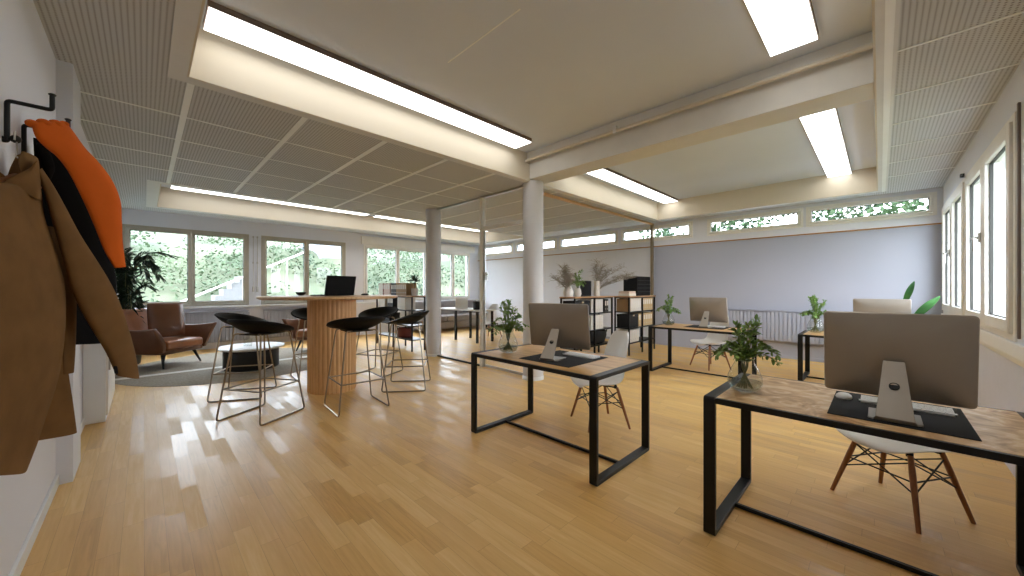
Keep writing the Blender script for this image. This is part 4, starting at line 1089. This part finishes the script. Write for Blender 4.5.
def flap(poly, off, th, name, mat, parent, p0=CP, w=CW, bulge=0.01):
    """padded cloth flap lying off metres nearer than the garment's plane"""
    up_ = Vector((0, 0, EYE)); n = len(poly)
    Q = [Vector((u, v, 0)) for u, v in poly]; dens = []
    for i in range(n):                                   # soften the outline
        for k in range(4): dens.append(Q[i].lerp(Q[(i+1) % n], k/4))
    dens = [(dens[i-1]+dens[i]*2+dens[(i+1) % len(dens)])/4 for i in range(len(dens))]
    c = sum(dens, Vector())/len(dens)
    def at(q, o):
        p = on_plane(q.x, q.y, p0, w); k = 1-o/p.length
        r = up_+(p-up_)*k
        if r.y < YS+0.006: r.y = YS+0.006
        return r
    rings = []
    for s_, o in ((0.55, 0.0), (0.96, 0.0), (1.0, th*0.5), (0.96, th), (0.55, th+bulge)):
        rings.append([at(c+(q-c)*s_, off+o) for q in dens])
    return MB().loft(rings).build(name, mat, parent, world=True, smooth=True, angle=60)
flap([(2, 182), (22, 192), (42, 202), (40.5, 180), (38, 159), (30, 168), (15, 175)], 0.135, 0.03, 'collar', M['coat'], coat)
flap([(18, 164), (21, 150.5), (29, 153), (38.5, 158), (40, 172), (33, 183), (24, 178)], 0.09, 0.02, 'collar_stand', M['coat'], coat)
flap([(4, 186), (10, 168), (17, 154), (26, 154), (33, 170), (32, 190)], 0.0, 0.015, 'neck_lining', M['coat'], coat, bulge=0.002)
flap([(-34, 178), (-14, 184), (3, 183), (6, 176), (-6, 168), (-24, 166)], 0.085, 0.018, 'collar', M['coat'], coat)
flap([(113, 366), (117.5, 366), (118.5, 374), (114.5, 374)], 0.11, 0.012, 'cuff_tab', M['navy'], coat, bulge=0.002)
hg_ = thing('coat_hanger', 'thin steel hanger holding the camel coat', 'hanger', (-2.6, -0.33, 1.86))
a0 = Vector((-2.6, -0.386, 1.985))
nk = on_plane(17, 158, CP, CW)
MB().tube(bez([a0+Vector((0.02, 0, -0.03)), a0+Vector((0.016, 0, 0.004)), a0+Vector((0, 0, 0.0)), a0+Vector((-0.016, 0.0, -0.02)), nk-Vector((0, 0, 0.02))+Vector((0, 0, 0.03)), nk], 5), 0.003, 6).build('hanger_hook', M['steel'], hg_, world=True, smooth=True)
nk = nk-Vector((0, 0, 0.07)); sh = on_plane(40, 188, CP, CW); sh2 = on_plane(-25, 188, CP, CW)
MB().tube([sh2, nk, sh], [0.008, 0.011, 0.008], 8).build('hanger_arm', M['leg_oak'], hg_, world=True, smooth=True)

SP, SW, SN = (-2.78, -0.37), (-0.75, 0.66), (0.66, 0.75)
stt = garment([(-8, 148, 5, 150, 0.02), (-14, 160, 8, 158, 0.03), (-20, 185, 11, 184, 0.04), (-22, 260, 12, 260, 0.05), (-24, 340, 12, 340, 0.05)], SP, SW, SN, 0.006, seed=2)
sg_ = stt.build('white_shirt', M['shirt'], None, smooth=True, angle=80); tag(sg_, 'white shirt peeking out behind the collar of the camel coat', 'shirt')
BP, BW, BN = (-3.06, -0.36), (-0.70, 0.71), (0.71, 0.70)
jk = thing('black_jacket', 'long black jacket hanging between the camel coat and the orange jacket', 'jacket', (-3.06, -0.30, 0.9))
garment([(33, 138, 46, 143, 0.02), (34, 155, 66, 158, 0.035), (34, 176, 78, 178, 0.045), (36, 205, 94, 205, 0.05), (40, 235, 106, 233, 0.05), (46, 262, 112, 258, 0.05), (52, 290, 117, 288, 0.05), (60, 318, 112, 318, 0.05), (68, 344, 102, 343, 0.045)], BP, BW, BN, 0.008, seed=6).build('jacket_body', M['navy'], jk, world=True, smooth=True, angle=80)
flap([(35, 141), (48, 146), (56, 168), (50, 182), (42, 165)], 0.05, 0.02, 'lapel', M['navy'], jk, BP, BW)
OP = (-2.78, -0.355)
og = thing('orange_jacket', 'orange jacket hanging by its gathered collar from the far hook', 'jacket', (-2.95, -0.3, 1.4))
garment([(31, 124, 66, 122, 0.022), (35.5, 137, 75, 134, 0.035), (45, 147, 86, 149, 0.045), (57, 157, 101, 165, 0.05), (69, 173, 113, 182, 0.052), (82, 198, 120.5, 201, 0.05), (94, 225, 122, 222, 0.045), (104, 250, 123, 243, 0.035), (114.6, 268, 126, 267, 0.022)], OP, BW, BN, 0.007, seed=4).build('jacket_body', M['orange'], og, world=True, smooth=True, angle=80)
m = MB()
for u, v, r in ((32, 123.5, 0.022), (44, 123.5, 0.026), (56, 124.5, 0.027), (64, 124, 0.018)):
    m.ball(on_plane(u, v, OP, BW), r, 12, sz=0.8)
m.build('gathered_collar', M['orange'], og, world=True, smooth=True)

# ------------------------------------------------------------------ daylight, camera, view
w = bpy.data.worlds.new('overcast_sky'); scene.world = w; w.use_nodes = True
nt = w.node_tree; bg = nt.nodes['Background']
tc = N(nt, 'ShaderNodeTexCoord'); nz = N(nt, 'ShaderNodeTexNoise', Scale=1.6, Detail=4.0)
nt.links.new(tc.outputs['Generated'], nz.inputs['Vector'])
nt.links.new(ramp(nt, nz.outputs['Fac'], [(0.35, (0.72, 0.86, 1.0, 1)), (0.65, (0.92, 0.96, 1.0, 1))]), bg.inputs['Color'])
bg.inputs['Strength'].default_value = 6.5

cam = bpy.data.cameras.new('camera'); co = bpy.data.objects.new('camera', cam); C.objects.link(co)
cam.sensor_width = 36.0; cam.sensor_fit = 'HORIZONTAL'; cam.lens = 36.0*FPX/1024.0
cam.clip_start = 0.02; cam.clip_end = 300
co.location = (0, 0, EYE); co.rotation_euler = (PI/2, 0, R_(45))
scene.camera = co
vs = scene.view_settings
vs.view_transform = 'Standard'; vs.look = 'None'; vs.gamma = 1.0; vs.exposure = 1.15; vs.use_curve_mapping = False
try:
    scene.cycles.use_denoising = True
    scene.cycles.max_bounces = 10; scene.cycles.diffuse_bounces = 6; scene.cycles.transparent_max_bounces = 24
    scene.cycles.sample_clamp_indirect = 6.0
    scene.cycles.caustics_reflective = False; scene.cycles.caustics_refractive = False
except Exception:
    pass
